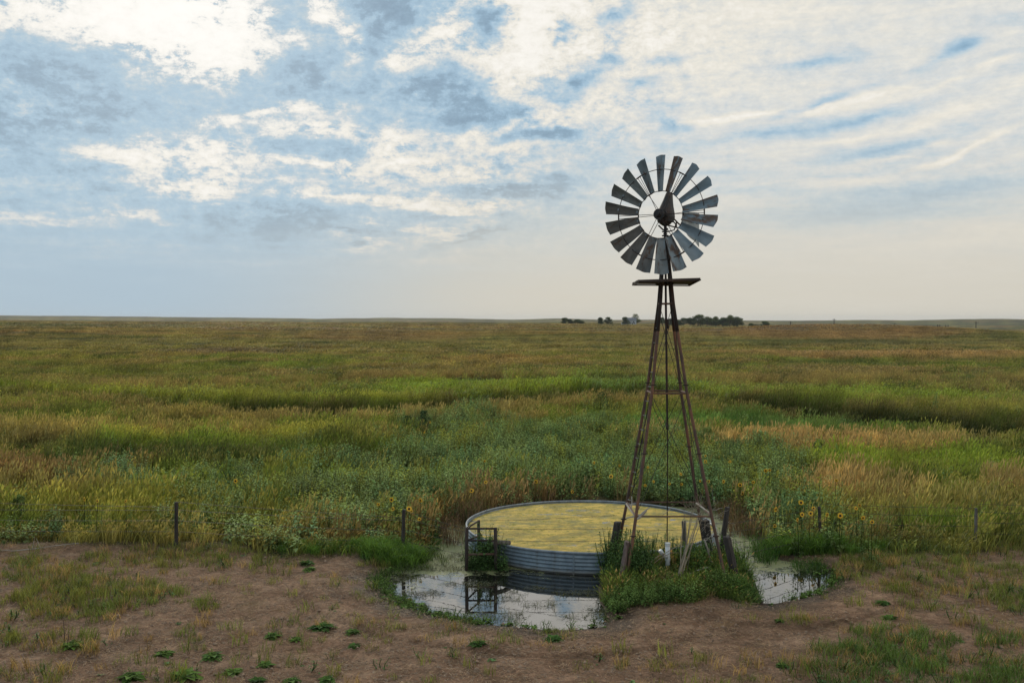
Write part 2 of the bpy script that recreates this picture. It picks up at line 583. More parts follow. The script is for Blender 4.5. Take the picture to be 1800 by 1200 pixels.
M['blade'] = galv('weathered_galvanised_blade', (0.26, 0.295, 0.31), (0.135, 0.16, 0.17), 0.95)
M['helmet'] = mat('weathered_helmet', rough=0.75, metal=0.15, fn=two_tone((0.035, 0.034, 0.034), (0.07, 0.066, 0.062), 6, c3=(0.075, 0.05, 0.04)))
M['tank'] = galv('galvanised_tank_steel', (0.24, 0.28, 0.31), (0.14, 0.17, 0.195), 0.15)
def tank_wall(t, b):
    tc = t.new('ShaderNodeTexCoord')
    pos = tc.outputs['Object']
    sp = t.new('ShaderNodeSeparateXYZ')
    t.l.new(pos, sp.inputs[0])
    n1 = t.noise(pos, 6, 7, 0.65, 0.4)
    cc = t.ramp(n1, [(0.3, (0.15, 0.18, 0.205)), (0.7, (0.27, 0.31, 0.34))])
    stv = t.mapping(pos, scale=(1, 1, 0.08))
    streak = t.smooth(t.noise(stv, 5.5, 6, 0.7), 0.55, 0.68, 0, 0.65)
    cc = t.mix(streak, cc, (0.13, 0.105, 0.085))
    pale = t.smooth(t.noise(stv, 3.1, 5, 0.7, 0.3), 0.57, 0.66, 0, 0.5)
    cc = t.mix(pale, cc, (0.40, 0.42, 0.42))
    lvl = t.math('ADD', sp.outputs[2], t.math('MULTIPLY', t.math('SUBTRACT', n1, 0.5), 0.12))
    mud = t.smooth(lvl, 0.12, 0.03, 0, 0.8)
    cc = t.mix(mud, cc, (0.16, 0.13, 0.10))
    t.l.new(cc, b.inputs['Base Color'])
    b.inputs['Metallic'].default_value = 0.35
    b.inputs['Roughness'].default_value = 0.5


M['tank'] = mat('galvanised_tank_wall', fn=tank_wall)
M['rim'] = mat('tank_rim_steel', rough=0.7, metal=0.2, fn=two_tone((0.20, 0.22, 0.24), (0.32, 0.34, 0.36), 6, bump=0.1))
M['plank'] = mat('weathered_platform_wood', rough=0.9, fn=two_tone((0.05, 0.034, 0.026), (0.09, 0.062, 0.048), 5, stretch=(0.5, 8, 8)))


def wood_mat(name, a, b_, dark):
    def f(t, b):
        tc = t.new('ShaderNodeTexCoord')
        v = t.mapping(tc.outputs['Object'], scale=(14, 14, 0.9))
        n1 = t.noise(v, 1.5, 8, 0.7, 0.5)
        cc = t.ramp(n1, [(0.32, dark), (0.5, a), (0.72, b_)])
        t.l.new(cc, b.inputs['Base Color'])
        bp = t.new('ShaderNodeBump')
        bp.inputs['Strength'].default_value = 0.9
        bp.inputs['Distance'].default_value = 0.02
        t.l.new(n1, bp.inputs['Height'])
        t.l.new(bp.outputs[0], b.inputs['Normal'])
    return mat(name, rough=0.95, fn=f)


M['post_grey'] = wood_mat('grey_weathered_post', (0.14, 0.12, 0.10), (0.26, 0.23, 0.20), (0.03, 0.025, 0.02))
M['post_dark'] = wood_mat('dark_weathered_post', (0.05, 0.04, 0.034), (0.10, 0.08, 0.068), (0.012, 0.01, 0.008))
M['post_red'] = wood_mat('reddish_weathered_post', (0.17, 0.11, 0.09), (0.26, 0.19, 0.16), (0.04, 0.028, 0.022))
M['pvc'] = mat('white_pvc', rough=0.45, fn=two_tone((0.62, 0.62, 0.60), (0.75, 0.75, 0.74), 6, bump=0.05))
M['twig'] = mat('bleached_twig', rough=0.9, fn=two_tone((0.30, 0.25, 0.20), (0.45, 0.40, 0.34), 6))
M['stalk'] = mat('dry_stalk', rough=0.9, fn=two_tone((0.24, 0.18, 0.12), (0.36, 0.29, 0.20), 6))


def leaf_mat(name, inst=True, base=(0.1, 0.15, 0.03), trans=0.35):
    """vegetation: colour carried by each plant, tone by each blade"""
    m = bpy.data.materials.new(name)
    m.use_nodes = True
    t = NT(m.node_tree)
    t.n.clear()
    out = t.new('ShaderNodeOutputMaterial')
    if inst:
        c1 = t.attr('col', 'INSTANCER').outputs['Color']
        c2 = t.attr('col2', 'INSTANCER').outputs['Color']
        hd = t.attr('head').outputs['Fac']
        cc = t.mix(hd, c1, c2)
        tone = t.attr('tone').outputs['Fac']
    else:
        cc = None
        oi = t.new('ShaderNodeObjectInfo')
        tone_n = t.attr('tone').outputs['Fac']
        tone = tone_n
        cc = t.mix(oi.outputs['Random'], tuple(v * 0.75 for v in base), (base[0] * 1.6, base[1] * 1.25, base[2] * 1.0))
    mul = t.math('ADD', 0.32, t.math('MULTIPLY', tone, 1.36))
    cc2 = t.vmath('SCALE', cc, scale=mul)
    dif = t.new('ShaderNodeBsdfDiffuse')
    tr = t.new('ShaderNodeBsdfTranslucent')
    t.l.new(cc2, dif.inputs[0])
    tc_ = t.vmath('MULTIPLY', cc2, (1.25, 1.15, 0.7))
    t.l.new(tc_, tr.inputs[0])
    mx = t.new('ShaderNodeMixShader')
    mx.inputs[0].default_value = trans
    t.l.new(dif.outputs[0], mx.inputs[1])
    t.l.new(tr.outputs[0], mx.inputs[2])
    gl = t.new('ShaderNodeBsdfGlossy')
    gl.inputs['Roughness'].default_value = 0.5
    gl.inputs[0].default_value = (0.8, 0.85, 0.9, 1)
    mx2 = t.new('ShaderNodeMixShader')
    fr = t.new('ShaderNodeFresnel')
    fr.inputs[0].default_value = 1.35
    t.l.new(t.math('MULTIPLY', fr.outputs[0], 0.05), mx2.inputs[0])
    t.l.new(mx.outputs[0], mx2.inputs[1])
    t.l.new(gl.outputs[0], mx2.inputs[2])
    t.l.new(mx2.outputs[0], out.inputs[0])
    return m


M['grass'] = leaf_mat('grass_blades')
M['leaf'] = leaf_mat('broad_leaves', trans=0.25)
M['sun_leaf'] = leaf_mat('sunflower_leaves', False, (0.14, 0.22, 0.075), 0.25)
M['weed_leaf'] = leaf_mat('ground_weed_leaves', False, (0.085, 0.165, 0.04), 0.25)
M['shrub_leaf'] = leaf_mat('shrub_leaves', False, (0.06, 0.11, 0.045), 0.25)
M['tree_leaf'] = leaf_mat('tree_foliage', False, (0.085, 0.135, 0.060), 0.25)
M['petal'] = mat('yellow_petal', (0.85, 0.47, 0.025), 0.6)
M['disc'] = mat('dark_flower_centre', (0.035, 0.015, 0.008), 0.9)
M['bark'] = mat('tree_bark', (0.07, 0.055, 0.045), 0.95)

# ------------------------------------------------------------------ pond outline (world, metres)
pond_px = [(663, 1018), (673, 1042), (698, 1061), (735, 1072), (770, 1083), (810, 1091), (850, 1097), (900, 1102), (950, 1106), (1000, 1107),
           (1040, 1105), (1068, 1100), (1074, 1082), (1068, 1058), (1076, 1030), (1100, 1008), (1140, 996), (1190, 990), (1240, 986), (1290, 990),
           (1312, 1012), (1318, 1045), (1332, 1063), (1365, 1063), (1400, 1056), (1435, 1046), (1462, 1030), (1470, 1014), (1452, 1000), (1415, 992),
           (1375, 984), (1345, 970), (1335, 950), (1320, 925), (1290, 905), (1240, 893), (1150, 888), (1050, 888), (950, 892), (860, 903),
           (800, 918), (768, 936), (752, 956), (748, 978), (726, 990), (700, 1000)]
pond = np.array([tuple(GP(a, b, 0.0))[:2] for a, b in pond_px])


def pond_sd(x, y):
    """signed distance to the pond outline, negative inside"""
    x = np.asarray(x, float)
    y = np.asarray(y, float)
    shp = x.shape
    xf = x.ravel()
    yf = y.ravel()
    out = np.full(xf.shape, 50.0)
    near = (xf > -8) & (xf < 12) & (yf > 12) & (yf < 36)
    if near.any():
        qx = xf[near]
        qy = yf[near]
        dm = np.full(qx.shape, 1e9)
        ins = np.zeros(qx.shape, bool)
        n = len(pond)
        for i in range(n):
            a = pond[i]
            b = pond[(i + 1) % n]
            e = b - a
            wx = qx - a[0]
            wy = qy - a[1]
            tt = np.clip((wx * e[0] + wy * e[1]) / (e @ e), 0, 1)
            dm = np.minimum(dm, (wx - e[0] * tt) ** 2 + (wy - e[1] * tt) ** 2)
            c_ = ((a[1] > qy) != (b[1] > qy)) & (qx < (b[0] - a[0]) * (qy - a[1]) / (b[1] - a[1] + 1e-12) + a[0])
            ins ^= c_
        dd = np.sqrt(dm)
        out[near] = np.where(ins, -dd, dd)
    return out.reshape(shp)


def meadow_px(x, y, vh=0.45):
    """photo position of the meadow's surface at a world point (used to lay the patches out)"""
    ys = np.maximum(y, 1.0)
    return 900 + F * x / ys, 562 + F * (CH - vh) / ys


LA = ([-600, 0, 150, 300, 430, 560, 700, 800, 950, 1060, 1200, 1300, 1400, 1500, 1650, 1800, 2400],
      [670, 684, 694, 710, 722, 729, 722, 712, 700, 692, 698, 714, 726, 738, 750, 764, 800])
LB = ([-600, 0, 150, 300, 430, 520, 600, 700, 800, 950, 1100], [765, 775, 787, 797, 792, 780, 768, 754, 745, 738, 735])
sky_line = ([-900, 0, 130, 250, 450, 560, 660, 760, 900, 980, 1060, 1200, 1400, 1500, 1600, 1690, 1760, 1800, 2700],
            [553, 555.5, 556.5, 557.5, 559.5, 561.5, 560, 560, 562.5, 561, 563, 563.5, 564.3, 563.8, 564.2, 562, 561.6, 562.5, 560])


def ground_z(x, y):
    x = np.asarray(x, float)
    y = np.asarray(y, float)
    # base yard: slightly lumpy dirt
    z = 0.07 + 0.09 * (fbm(x / 2.3, y / 2.3, 3, 5) - 0.5) + 0.060 * (fbm(x / 0.45, y / 0.45, 3, 9) - 0.5) + 0.035 * (fbm(x / 0.2, y / 0.2, 2, 19) - 0.5) * (y < 30)
    s = pond_sd(x, y)
    z = np.where(s < 1.6, z * sstep(s, -0.2, 1.6) + np.clip(s * 0.10, -0.30, 0.05), z)
    # tower mound
    z = z + 0.10 * np.exp(-(((x - 3.4) / 1.4) ** 2 + ((y - 20.6) / 1.6) ** 2))
    # little dirt rim along the left fence
    px, py = meadow_px(x, y, 0.05)
    fl = 23.6 + 0.3 * np.sin(x * 0.5)
    z = z + 0.10 * np.exp(-((y - fl) / 0.5) ** 2) * sstep(x, -2.5, -4.0)
    # open prairie
    far = sstep(y, 30, 140)
    und = (fbm(x / 46 + 3, y / 46, 3, 21) - 0.5)
    z = z + und * 1.1 * sstep(y, 30, 90)
    big = (fbm(x / 260 + 7, y / 150 + 1.3, 4, 33) - 0.5)
    z = z + big * 4.2 * sstep(y, 90, 400)
    pxg = 900 + F * x / np.maximum(y, 1.0)
    tgt = np.interp(pxg, [-400, 0, 500, 900, 994, 1100, 1200, 1300, 1350, 1500, 1800, 2400], [5.0, 4.4, 3.0, 1.6, 1.9, 1.1, 0.0, -1.4, -1.8, -5.0, -7.0, -7.0])
    wt_ = sstep(y, 260, 860)
    z = z * (1 - 0.75 * wt_) + tgt * wt_
    # long low swells that catch the light differently beyond the farm
    z = z + sstep(y, 1000, 1400) * (fbm(x / 420 + 2, y / 260, 3, 47) - 0.5) * 12.0
    pxm, pym = meadow_px(x, y)
    yA = 1.0 * F * (CH - 0.45) / (np.interp(pxm, *LA) - 562)
    yB = 1.0 * F * (CH - 0.45) / (np.interp(pxm, *LB) - 562)
    z = z - 0.55 * np.exp(-((y - yA) / 1.7) ** 2)
    z = z + 0.45 * np.exp(-((y - yA - 5.5) / 3.2) ** 2)
    z = z + 0.38 * np.exp(-((y - yB - 2.4) / 1.8) ** 2) * sstep(pxm, 1050, 800)
    # knoll on the right
    z = z + 4.8 * np.exp(-(((x - 168) / 58) ** 2 + ((y - 460) / 75) ** 2))
    # far ridge line
    target = CH + (562.3 - np.interp(pxg, *sky_line)) / F * y
    w = sstep(y, 1500, 2900)
    z = z * (1 - w) + (np.minimum(target, 24) + 8.0 * (fbm(x / 260, y / 300, 3, 41) - 0.5)) * w
    return z


def gz(x, y):
    return float(ground_z(np.array([x]), np.array([y]))[0])


# ------------------------------------------------------------------ meadow colouring (patches of different plants, some shade put into the colour)
def meadow_col(x, y):
    px, py = meadow_px(x, y)
    n = len(x)
    ks = [560, 575, 592, 612, 640, 680, 720, 760, 820, 880, 960]
    kc = np.array([(0.120, 0.094, 0.050), (0.152, 0.108, 0.045), (0.160, 0.118, 0.040), (0.148, 0.124, 0.036), (0.130, 0.140, 0.034),
                   (0.128, 0.150, 0.034), (0.118, 0.150, 0.034), (0.112, 0.148, 0.034), (0.100, 0.138, 0.034), (0.108, 0.138, 0.036), (0.112, 0.135, 0.038)])
    c = np.stack([np.interp(py, ks, kc[:, i]) for i in range(3)], 1)
    ly = np.log(np.maximum(y, 5))
    u = px / 1700
    n1 = fbm(u * 7, ly * 26, 5, 51)
    n2 = fbm(u * 16 + 5, ly * 60 + 3, 4, 61)
    n3 = fbm(x / 3.1, y / 3.1, 3, 71)

    def blend(wt, rgb):
        nonlocal c
        wt = np.clip(wt, 0, 1)[:, None]
        c = c * (1 - wt) + np.array(rgb)[None, :] * wt
    blend(sstep(n1, 0.50, 0.60) * sstep(py, 900, 700) * 0.8, (0.182, 0.132, 0.060))
    blend(sstep(n1, 0.48, 0.40) * 0.75 * (0.35 + 0.65 * sstep(py, 600, 670)), (0.110, 0.165, 0.030))
    bigf = fbm(x / 260 + 7, y / 150 + 1.3, 4, 33)
    fw = sstep(y, 130, 300)
    blend(sstep(bigf, 0.52, 0.60) * fw * 0.55, (0.185, 0.120, 0.055))
    blend(sstep(bigf, 0.48, 0.40) * fw * 0.60, (0.078, 0.088, 0.030))
    fs = fbm(x / 420 + 2, y / 260, 3, 47)
    blend(sstep(fs, 0.50, 0.42) * sstep(y, 900, 1200) * 0.6, (0.060, 0.066, 0.034))
    blend(sstep(n2, 0.54, 0.64) * 0.75, (0.045, 0.066, 0.022))  # dark gaps between clumps, their shade put into the colour
    blend(sstep(n2, 0.45, 0.36) * 0.6, (0.185, 0.175, 0.055))

    def blob(cx, cy, rx, ry, wt, rgb, soft=0.55):
        q = ((px - cx) / rx) ** 2 + ((py - cy) / ry) ** 2
        q = q + (n3 - 0.5) * 1.2 + (n2 - 0.5) * 0.8
        blend(sstep(q, 1 + soft, 1 - soft) * wt, rgb)
    TAN = (0.275, 0.205, 0.105)
    BRN = (0.150, 0.098, 0.050)
    BRT = (0.150, 0.215, 0.030)
    YG = (0.190, 0.210, 0.045)
    DK = (0.034, 0.048, 0.018)
    BG = (0.080, 0.170, 0.050)
    blob(380, 615, 130, 7, 0.75, (0.085, 0.062, 0.040))
    blob(680, 588, 160, 6, 0.5, (0.16, 0.10, 0.05))
    blob(1480, 583, 240, 8, 0.75, (0.175, 0.108, 0.052))
    blob(1420, 597, 170, 5, 0.8, (0.060, 0.070, 0.028))
    blob(1620, 600, 120, 4, 0.6, (0.070, 0.075, 0.035))
    blob(1350, 600, 60, 6, 0.5, (0.08, 0.10, 0.035))
    blob(1560, 622, 320, 9, 0.9, (0.190, 0.130, 0.060))
    blob(1480, 648, 120, 8, 0.5, (0.13, 0.092, 0.055))
    blob(120, 650, 300, 14, 0.4, (0.12, 0.12, 0.034))
    blob(900, 636, 130, 10, 0.5, (0.18, 0.11, 0.05))
    blob(250, 690, 330, 11, 0.8, YG)
    blob(560, 705, 240, 9, 0.75, YG)
    blob(900, 682, 300, 14, 0.8, BRT)
    blob(1120, 680, 120, 10, 0.8, BG)
    blob(1460, 690, 240, 12, 0.55, BRT)
    blob(1240, 742, 210, 10, 0.9, BG)
    blob(1480, 752, 180, 10, 0.8, BG)
    blob(1700, 700, 200, 14, 0.5, BRT)
    blob(1360, 778, 180, 10, 0.9, TAN)
    blob(1560, 786, 170, 12, 0.8, TAN)
    blob(1150, 768, 70, 10, 0.8, TAN)
    blob(1620, 815, 220, 20, 0.7, BRT)
    blob(1470, 848, 80, 18, 0.9, TAN)
    blob(1540, 866, 90, 10, 0.75, TAN)
    blob(1640, 885, 260, 18, 0.5, (0.22, 0.185, 0.075))
    blob(1780, 850, 60, 18, 0.75, TAN)
    blob(1440, 930, 170, 9, 0.5, (0.18, 0.11, 0.06))
    blob(700, 735, 260, 6, 0.75, (0.22, 0.185, 0.085))
    blob(420, 765, 180, 10, 0.75, (0.21, 0.15, 0.07))
    blob(280, 770, 260, 8, 0.85, YG)
    blob(540, 765, 130, 8, 0.85, YG)
    blob(60, 770, 130, 14, 0.5, TAN)
    blob(30, 830, 110, 14, 0.8, (0.13, 0.075, 0.045))
    blob(200, 812, 80, 7, 0.85, BRN)
    blob(60, 860, 160, 16, 0.55, (0.22, 0.17, 0.075))
    blob(240, 885, 240, 18, 0.6, (0.17, 0.175, 0.04))
    blob(560, 820, 90, 16, 0.75, (0.13, 0.155, 0.035))
    blob(640, 800, 150, 10, 0.8, DK)
    blob(180, 805, 180, 8, 0.8, (0.03, 0.06, 0.022))
    blob(430, 800, 90, 7, 0.7, (0.03, 0.06, 0.022))
    blob(300, 935, 480, 14, 0.40, (0.175, 0.13, 0.06))
    blob(600, 925, 150, 16, 0.4, (0.18, 0.11, 0.05))
    blob(1010, 870, 240, 14, 0.95, (0.140, 0.094, 0.058))
    blob(780, 905, 90, 26, 0.8, (0.16, 0.10, 0.05))
    blob(1300, 905, 60, 26, 0.85, (0.24, 0.16, 0.10))
    # dark channel and banks
    dA = py - np.interp(px, *LA)
    wd = np.interp(px, [0, 600, 1060, 1200, 1800], [4, 8, 5, 7, 12])
    blend(np.exp(-((dA + 0.3 * wd) / wd) ** 2) * np.interp(px, [0, 250, 500, 800, 1060, 1200, 1350, 1800], [0.5, 0.8, 1, 1, 0.7, 0.6, 1, 1]), (0.024, 0.034, 0.014))
    blend(np.exp(-((dA + 2.4 * wd) / (wd * 1.1)) ** 2) * 0.5, (0.165, 0.205, 0.035))
    dB = py - np.interp(px, *LB)
    blend(np.exp(-((dB - 5) / 6) ** 2) * np.interp(px, [0, 200, 500, 700, 1000], [0.3, 0.85, 0.8, 0.6, 0.2]), (0.035, 0.06, 0.022))  # bank foot: darker grass, with the shade under the bank painted in
    tuft = 0.62 + 0.76 * fbm(x / (0.5 + 0.012 * y), y / (0.9 + 0.03 * y), 3, 201)
    c = c * np.array([[1.98, 1.84, 1.55]]) * (tuft * (0.72 + 0.56 * RG.random(n)))[:, None]
    return c, n1, n2, n3


def leafy_w(x, y):
    """how far the broad-leaved weeds (sunflower stand) take over from grass"""
    px, py = meadow_px(x, y, 0.6)
    n3 = fbm(x / 1.7, y / 1.7, 3, 81) - 0.5
    n4 = fbm(x / 5, y / 5, 2, 91) - 0.5
    w = np.zeros(len(x))
    for (cx, cy, rx, ry, k) in [(960, 800, 320, 62, 1.0), (640, 855, 190, 60, 0.9), (400, 850, 110, 42, 0.85), (210, 835, 130, 28, 0.75),
                                (1270, 830, 190, 66, 1.0), (1390, 905, 130, 48, 0.9), (820, 745, 110, 22, 0.7), (60, 900, 60, 34, 0.35),
                                (480, 910, 260, 30, 0.4), (1560, 900, 60, 30, 0.25), (1400, 800, 110, 24, 0.5), (540, 800, 60, 14, 0.4), (1060, 728, 40, 18, 0.7)]:
        q = ((px - cx) / rx) ** 2 + ((py - cy) / ry) ** 2 + n3 * 1.1 + n4 * 0.8
        w = np.maximum(w, sstep(q, 1.35, 0.6) * k)
    # keep a strip of brown stems just behind the tank
    strip = np.exp(-(((px - 1010) / 230) ** 4 + ((py - 872) / 14) ** 2))
    w = w * (1 - 0.9 * strip)
    return w


# ------------------------------------------------------------------ terrain sheet
def build_ground():
    us = np.concatenate([[-1.9, -1.7, -1.5, -1.4, -1.3, -1.2, -1.0, -0.85], np.linspace(-0.75, 0.75, 430), [0.85, 1.0, 1.2, 1.3, 1.4, 1.5, 1.7, 1.9]])
    side = np.zeros(len(us))
    side[:5] = [-9000, -1500, -300, -60, -12]
    side[-5:] = [12, 60, 300, 1500, 9000]
    ys = [-60, -20, 0, 6, 9, 11, 12.5]
    y = 13.2
    while y < 30:
        ys.append(y)
        y += 0.075
    while y < 9000:
        ys.append(y)
        y *= 1.0125
    ys = np.array(ys)
    S = np.maximum(ys, 10.0)
    XX = us[None, :] * S[:, None] + side[None, :]
    YY = np.repeat(ys[:, None], len(us), 1)
    ZZ = ground_z(XX, YY)
    nr, nc = XX.shape
    co = np.stack([XX, YY, ZZ], 2).reshape(-1, 3).astype(np.float32)
    idx = np.arange(nr * nc).reshape(nr, nc)
    quads = np.stack([idx[:-1, :-1], idx[:-1, 1:], idx[1:, 1:], idx[1:, :-1]], 2).reshape(-1, 4)
    me = bpy.data.meshes.new('ground')
    me.vertices.add(len(co))
    me.vertices.foreach_set('co', co.ravel())
    me.loops.add(quads.size)
    me.loops.foreach_set('vertex_index', quads.ravel().astype(np.int32))
    me.polygons.add(len(quads))
    me.polygons.foreach_set('loop_start', np.arange(0, quads.size, 4, dtype=np.int32))
    me.polygons.foreach_set('loop_total', np.full(len(quads), 4, dtype=np.int32))
    me.update()
    me.polygons.foreach_set('use_smooth', np.ones(len(quads), bool))
    xf, yf = XX.ravel(), YY.ravel()
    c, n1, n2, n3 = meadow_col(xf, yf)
    # blades' self-shade put into the colour, darker under the near stand; far off the ground itself carries the sward
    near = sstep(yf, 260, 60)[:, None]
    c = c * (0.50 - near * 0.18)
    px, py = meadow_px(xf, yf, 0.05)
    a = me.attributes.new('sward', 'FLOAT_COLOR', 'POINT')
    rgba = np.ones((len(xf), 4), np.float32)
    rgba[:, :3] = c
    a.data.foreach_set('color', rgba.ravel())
    # bare yard mask: 1 = bare dirt
    fence_y = fence_line(xf)
    edge = (fbm(xf / 1.1, yf / 1.1, 3, 15) - 0.5) * 1.2
    bare = sstep(yf, fence_y + 0.5 + edge, fence_y - 0.6 + edge)
    s = pond_sd(xf, yf)
    b = me.attributes.new('bare', 'FLOAT', 'POINT')
    b.data.foreach_set('value', bare.astype(np.float32))
    wet = sstep(s + (fbm(xf / 0.5, yf / 0.5, 3, 25) - 0.5) * 0.9, 0.95, 0.1)
    w_ = me.attributes.new('wet', 'FLOAT', 'POINT')
    w_.data.foreach_set('value', wet.astype(np.float32))

    def f(t, bs):
        geo = t.new('ShaderNodeNewGeometry')
        pos = geo.outputs['Position']
        sw = t.attr('sward').outputs['Color']
        br = t.attr('bare').outputs['Fac']
        wt = t.attr('wet').outputs['Fac']
        # sward seen from afar: streaky tussock grain at several sizes
        g1 = t.noise(pos, 0.9, 8, 0.7)
        g2 = t.noise(pos, 0.055, 8, 0.72)
        g3 = t.noise(pos, 0.012, 7, 0.7)
        k1 = t.math('ADD', 0.25, t.math('MULTIPLY', g1, 1.5))
        k2 = t.math('ADD', 0.30, t.math('MULTIPLY', g2, 1.4))
        k3 = t.math('ADD', 0.50, t.math('MULTIPLY', g3, 1.0))
        grass = t.vmath('SCALE', sw, scale=t.math('MULTIPLY', t.math('MULTIPLY', k1, k2), k3))
        tint = t.ramp(t.noise(pos, 0.02, 6, 0.7), [(0.38, (0.82, 1.08, 0.8)), (0.62, (1.15, 0.92, 1.0))])
        grass = t.vmath('MULTIPLY', grass, tint)
        # dirt
        d1 = t.noise(pos, 1.1, 8, 0.65, 0.4)
        d2 = t.noise(pos, 14, 8, 0.75)
        d3 = t.noise(pos, 3.7, 6, 0.6, 1.0)
        dirt = t.ramp(d1, [(0.32, (0.215, 0.120, 0.069)), (0.50, (0.340, 0.195, 0.116)), (0.68, (0.50, 0.31, 0.195))])
        d4 = t.noise(pos, 5.0, 9, 0.78)
        dirt = t.vmath('SCALE', dirt, scale=t.math('ADD', 0.0, t.math('MULTIPLY', t.math('MULTIPLY', d2, d4), 4.0)))
        dirt = t.mix(t.smooth(d3, 0.60, 0.70, 0, 0.55), dirt, (0.075, 0.05, 0.034))
        dirt = t.mix(t.smooth(t.noise(pos, 0.7, 6, 0.7), 0.56, 0.66, 0, 0.5), dirt, (0.27, 0.17, 0.075))
        dirt = t.mix(t.math('MULTIPLY', wt, 0.75), dirt, (0.030, 0.022, 0.016))
        cc = t.mix(br, grass, dirt)
        t.l.new(cc, bs.inputs['Base Color'])
        t.l.new(t.math('SUBTRACT', 0.95, t.math('MULTIPLY', wt, 0.35)), bs.inputs['Roughness'])
        bs.inputs['Specular IOR Level'].default_value = 0.15
        vo = t.new('ShaderNodeTexVoronoi', feature='SMOOTH_F1')
        vo.inputs['Scale'].default_value = 3.2
        vo.inputs['Smoothness'].default_value = 0.25
        t.l.new(t.vmath('ADD', pos, t.vmath('SCALE', t.noise(pos, 2.5, 3, 0.5, color=True), scale=0.35)), vo.inputs['Vector'])
        hoof = t.smooth(vo.outputs['Distance'], 0.08, 0.34, 0.0, 0.9)
        d2 = t.math('ADD', d2, hoof)
        h = t.math('ADD', t.math('MULTIPLY', d2, 0.6), t.math('MULTIPLY', d4, 0.8))
        bp = t.new('ShaderNodeBump')
        bp.inputs['Strength'].default_value = 0.9
        bp.inputs['Distance'].default_value = 0.16
        t.l.new(h, bp.inputs['Height'])
        t.l.new(bp.outputs[0], bs.inputs['Normal'])
    m = mat('prairie_ground', rough=0.95, fn=f)
    me.materials.append(m)
    o = link('ground', me)
    tag(o, kind='structure')
    return o


def fence_line(x):
    return np.interp(x, [-30, -12, -8.2, -4, -2.3, -1.2, 6.0, 7.0, 9, 12, 30], [24.2, 24.0, 23.7, 22.7, 22.9, 24.5, 24.5, 23.3, 23.2, 23.6, 23.8])


build_ground()


def build_water():
    # pond surface: fills the outline and runs a little under the banks
    mb = MB()
    n = len(pond)
    c = pond.mean(0)
    xs = np.arange(-5.0, 8.2, 0.3)
    ys = np.arange(16.5, 31.0, 0.3)
    XX, YY = np.meshgrid(xs, ys)
    s = pond_sd(XX, YY)
    ok = (s[:-1, :-1] < 0.5) | (s[1:, 1:] < 0.5)
    idx = np.arange(XX.size).reshape(XX.shape)
    used = {}
    tx, ty, tr = TANK[0], TANK[1], TANK[2]
    for i in range(ok.shape[0]):
        for j in range(ok.shape[1]):
            if not ok[i, j]:
                continue
            q = []
            for a, b in ((i, j), (i, j + 1), (i + 1, j + 1), (i + 1, j)):
                k = idx[a, b]
                if k not in used:
                    used[k] = len(mb.v)
                    mb.v.append((XX[a, b], YY[a, b], 0.0))
                q.append(used[k])
            mb.f.append(tuple(q))

    def f(t, bs):
        geo = t.new('ShaderNodeNewGeometry')
        pos = geo.outputs['Position']
        sp = t.new('ShaderNodeSeparateXYZ')
        t.l.new(pos, sp.inputs[0])
        # duckweed film: thick to the back left of the tank, thin rags elsewhere
        n1 = t.noise(pos, 1.2, 8, 0.7, 0.5)
        n2 = t.noise(t.mapping(pos, scale=(1, 2.2, 1)), 5.0, 7, 0.75, 0.6)
        bias = t.math('ADD', t.smooth(sp.outputs[1], 20.2, 23.0, 0.0, 0.20), t.smooth(sp.outputs[0], 1.0, -2.2, 0.0, 0.07))
        rag = t.math('ADD', t.math('MULTIPLY', n1, 0.55), t.math('MULTIPLY', n2, 0.5))
        m = t.smooth(t.math('ADD', rag, bias), 0.655, 0.72)
        scum = t.ramp(t.noise(pos, 22, 6, 0.7), [(0.3, (0.12, 0.13, 0.045)), (0.55, (0.24, 0.24, 0.09)), (0.75, (0.36, 0.34, 0.16))])
        cc = t.mix(m, (0.012, 0.011, 0.009), scum)
        t.l.new(cc, bs.inputs['Base Color'])
        t.l.new(t.math('ADD', 0.015, t.math('MULTIPLY', m, 0.75)), bs.inputs['Roughness'])
        bs.inputs['IOR'].default_value = 2.4
        t.l.new(t.math('SUBTRACT', 0.9, t.math('MULTIPLY', m, 0.75)), bs.inputs['Specular IOR Level'])
        bp = t.new('ShaderNodeBump')
        bp.inputs['Strength'].default_value = 0.05
        bp.inputs['Distance'].default_value = 0.01
        t.l.new(t.noise(pos, 5, 3, 0.5), bp.inputs['Height'])
        t.l.new(bp.outputs[0], bs.inputs['Normal'])
    m = mat('pond_water', fn=f)
    o = link('pond_water', mb.mesh('pond_water', m))
    tag(o, kind='structure')


def build_haze():
    mb = MB().box((0, 4700, 10), (54000, 9800, 56))
    m = bpy.data.materials.new('thin_air_haze')
    m.use_nodes = True
    t = NT(m.node_tree)
    t.n.clear()
    out = t.new('ShaderNodeOutputMaterial')
    v = t.new('ShaderNodeVolumePrincipled')
    v.inputs['Color'].default_value = (0.88, 0.91, 0.95, 1)
    v.inputs['Density'].default_value = 0.000055
    v.inputs['Anisotropy'].default_value = 0.3
    t.l.new(v.outputs[0], out.inputs['Volume'])
    o = link('haze', mb.mesh('haze', m))
    tag(o, kind='stuff')


build_haze()

# ------------------------------------------------------------------ stock tank
TANK = (1.99, 24.65, 3.16)
TZ = 0.48


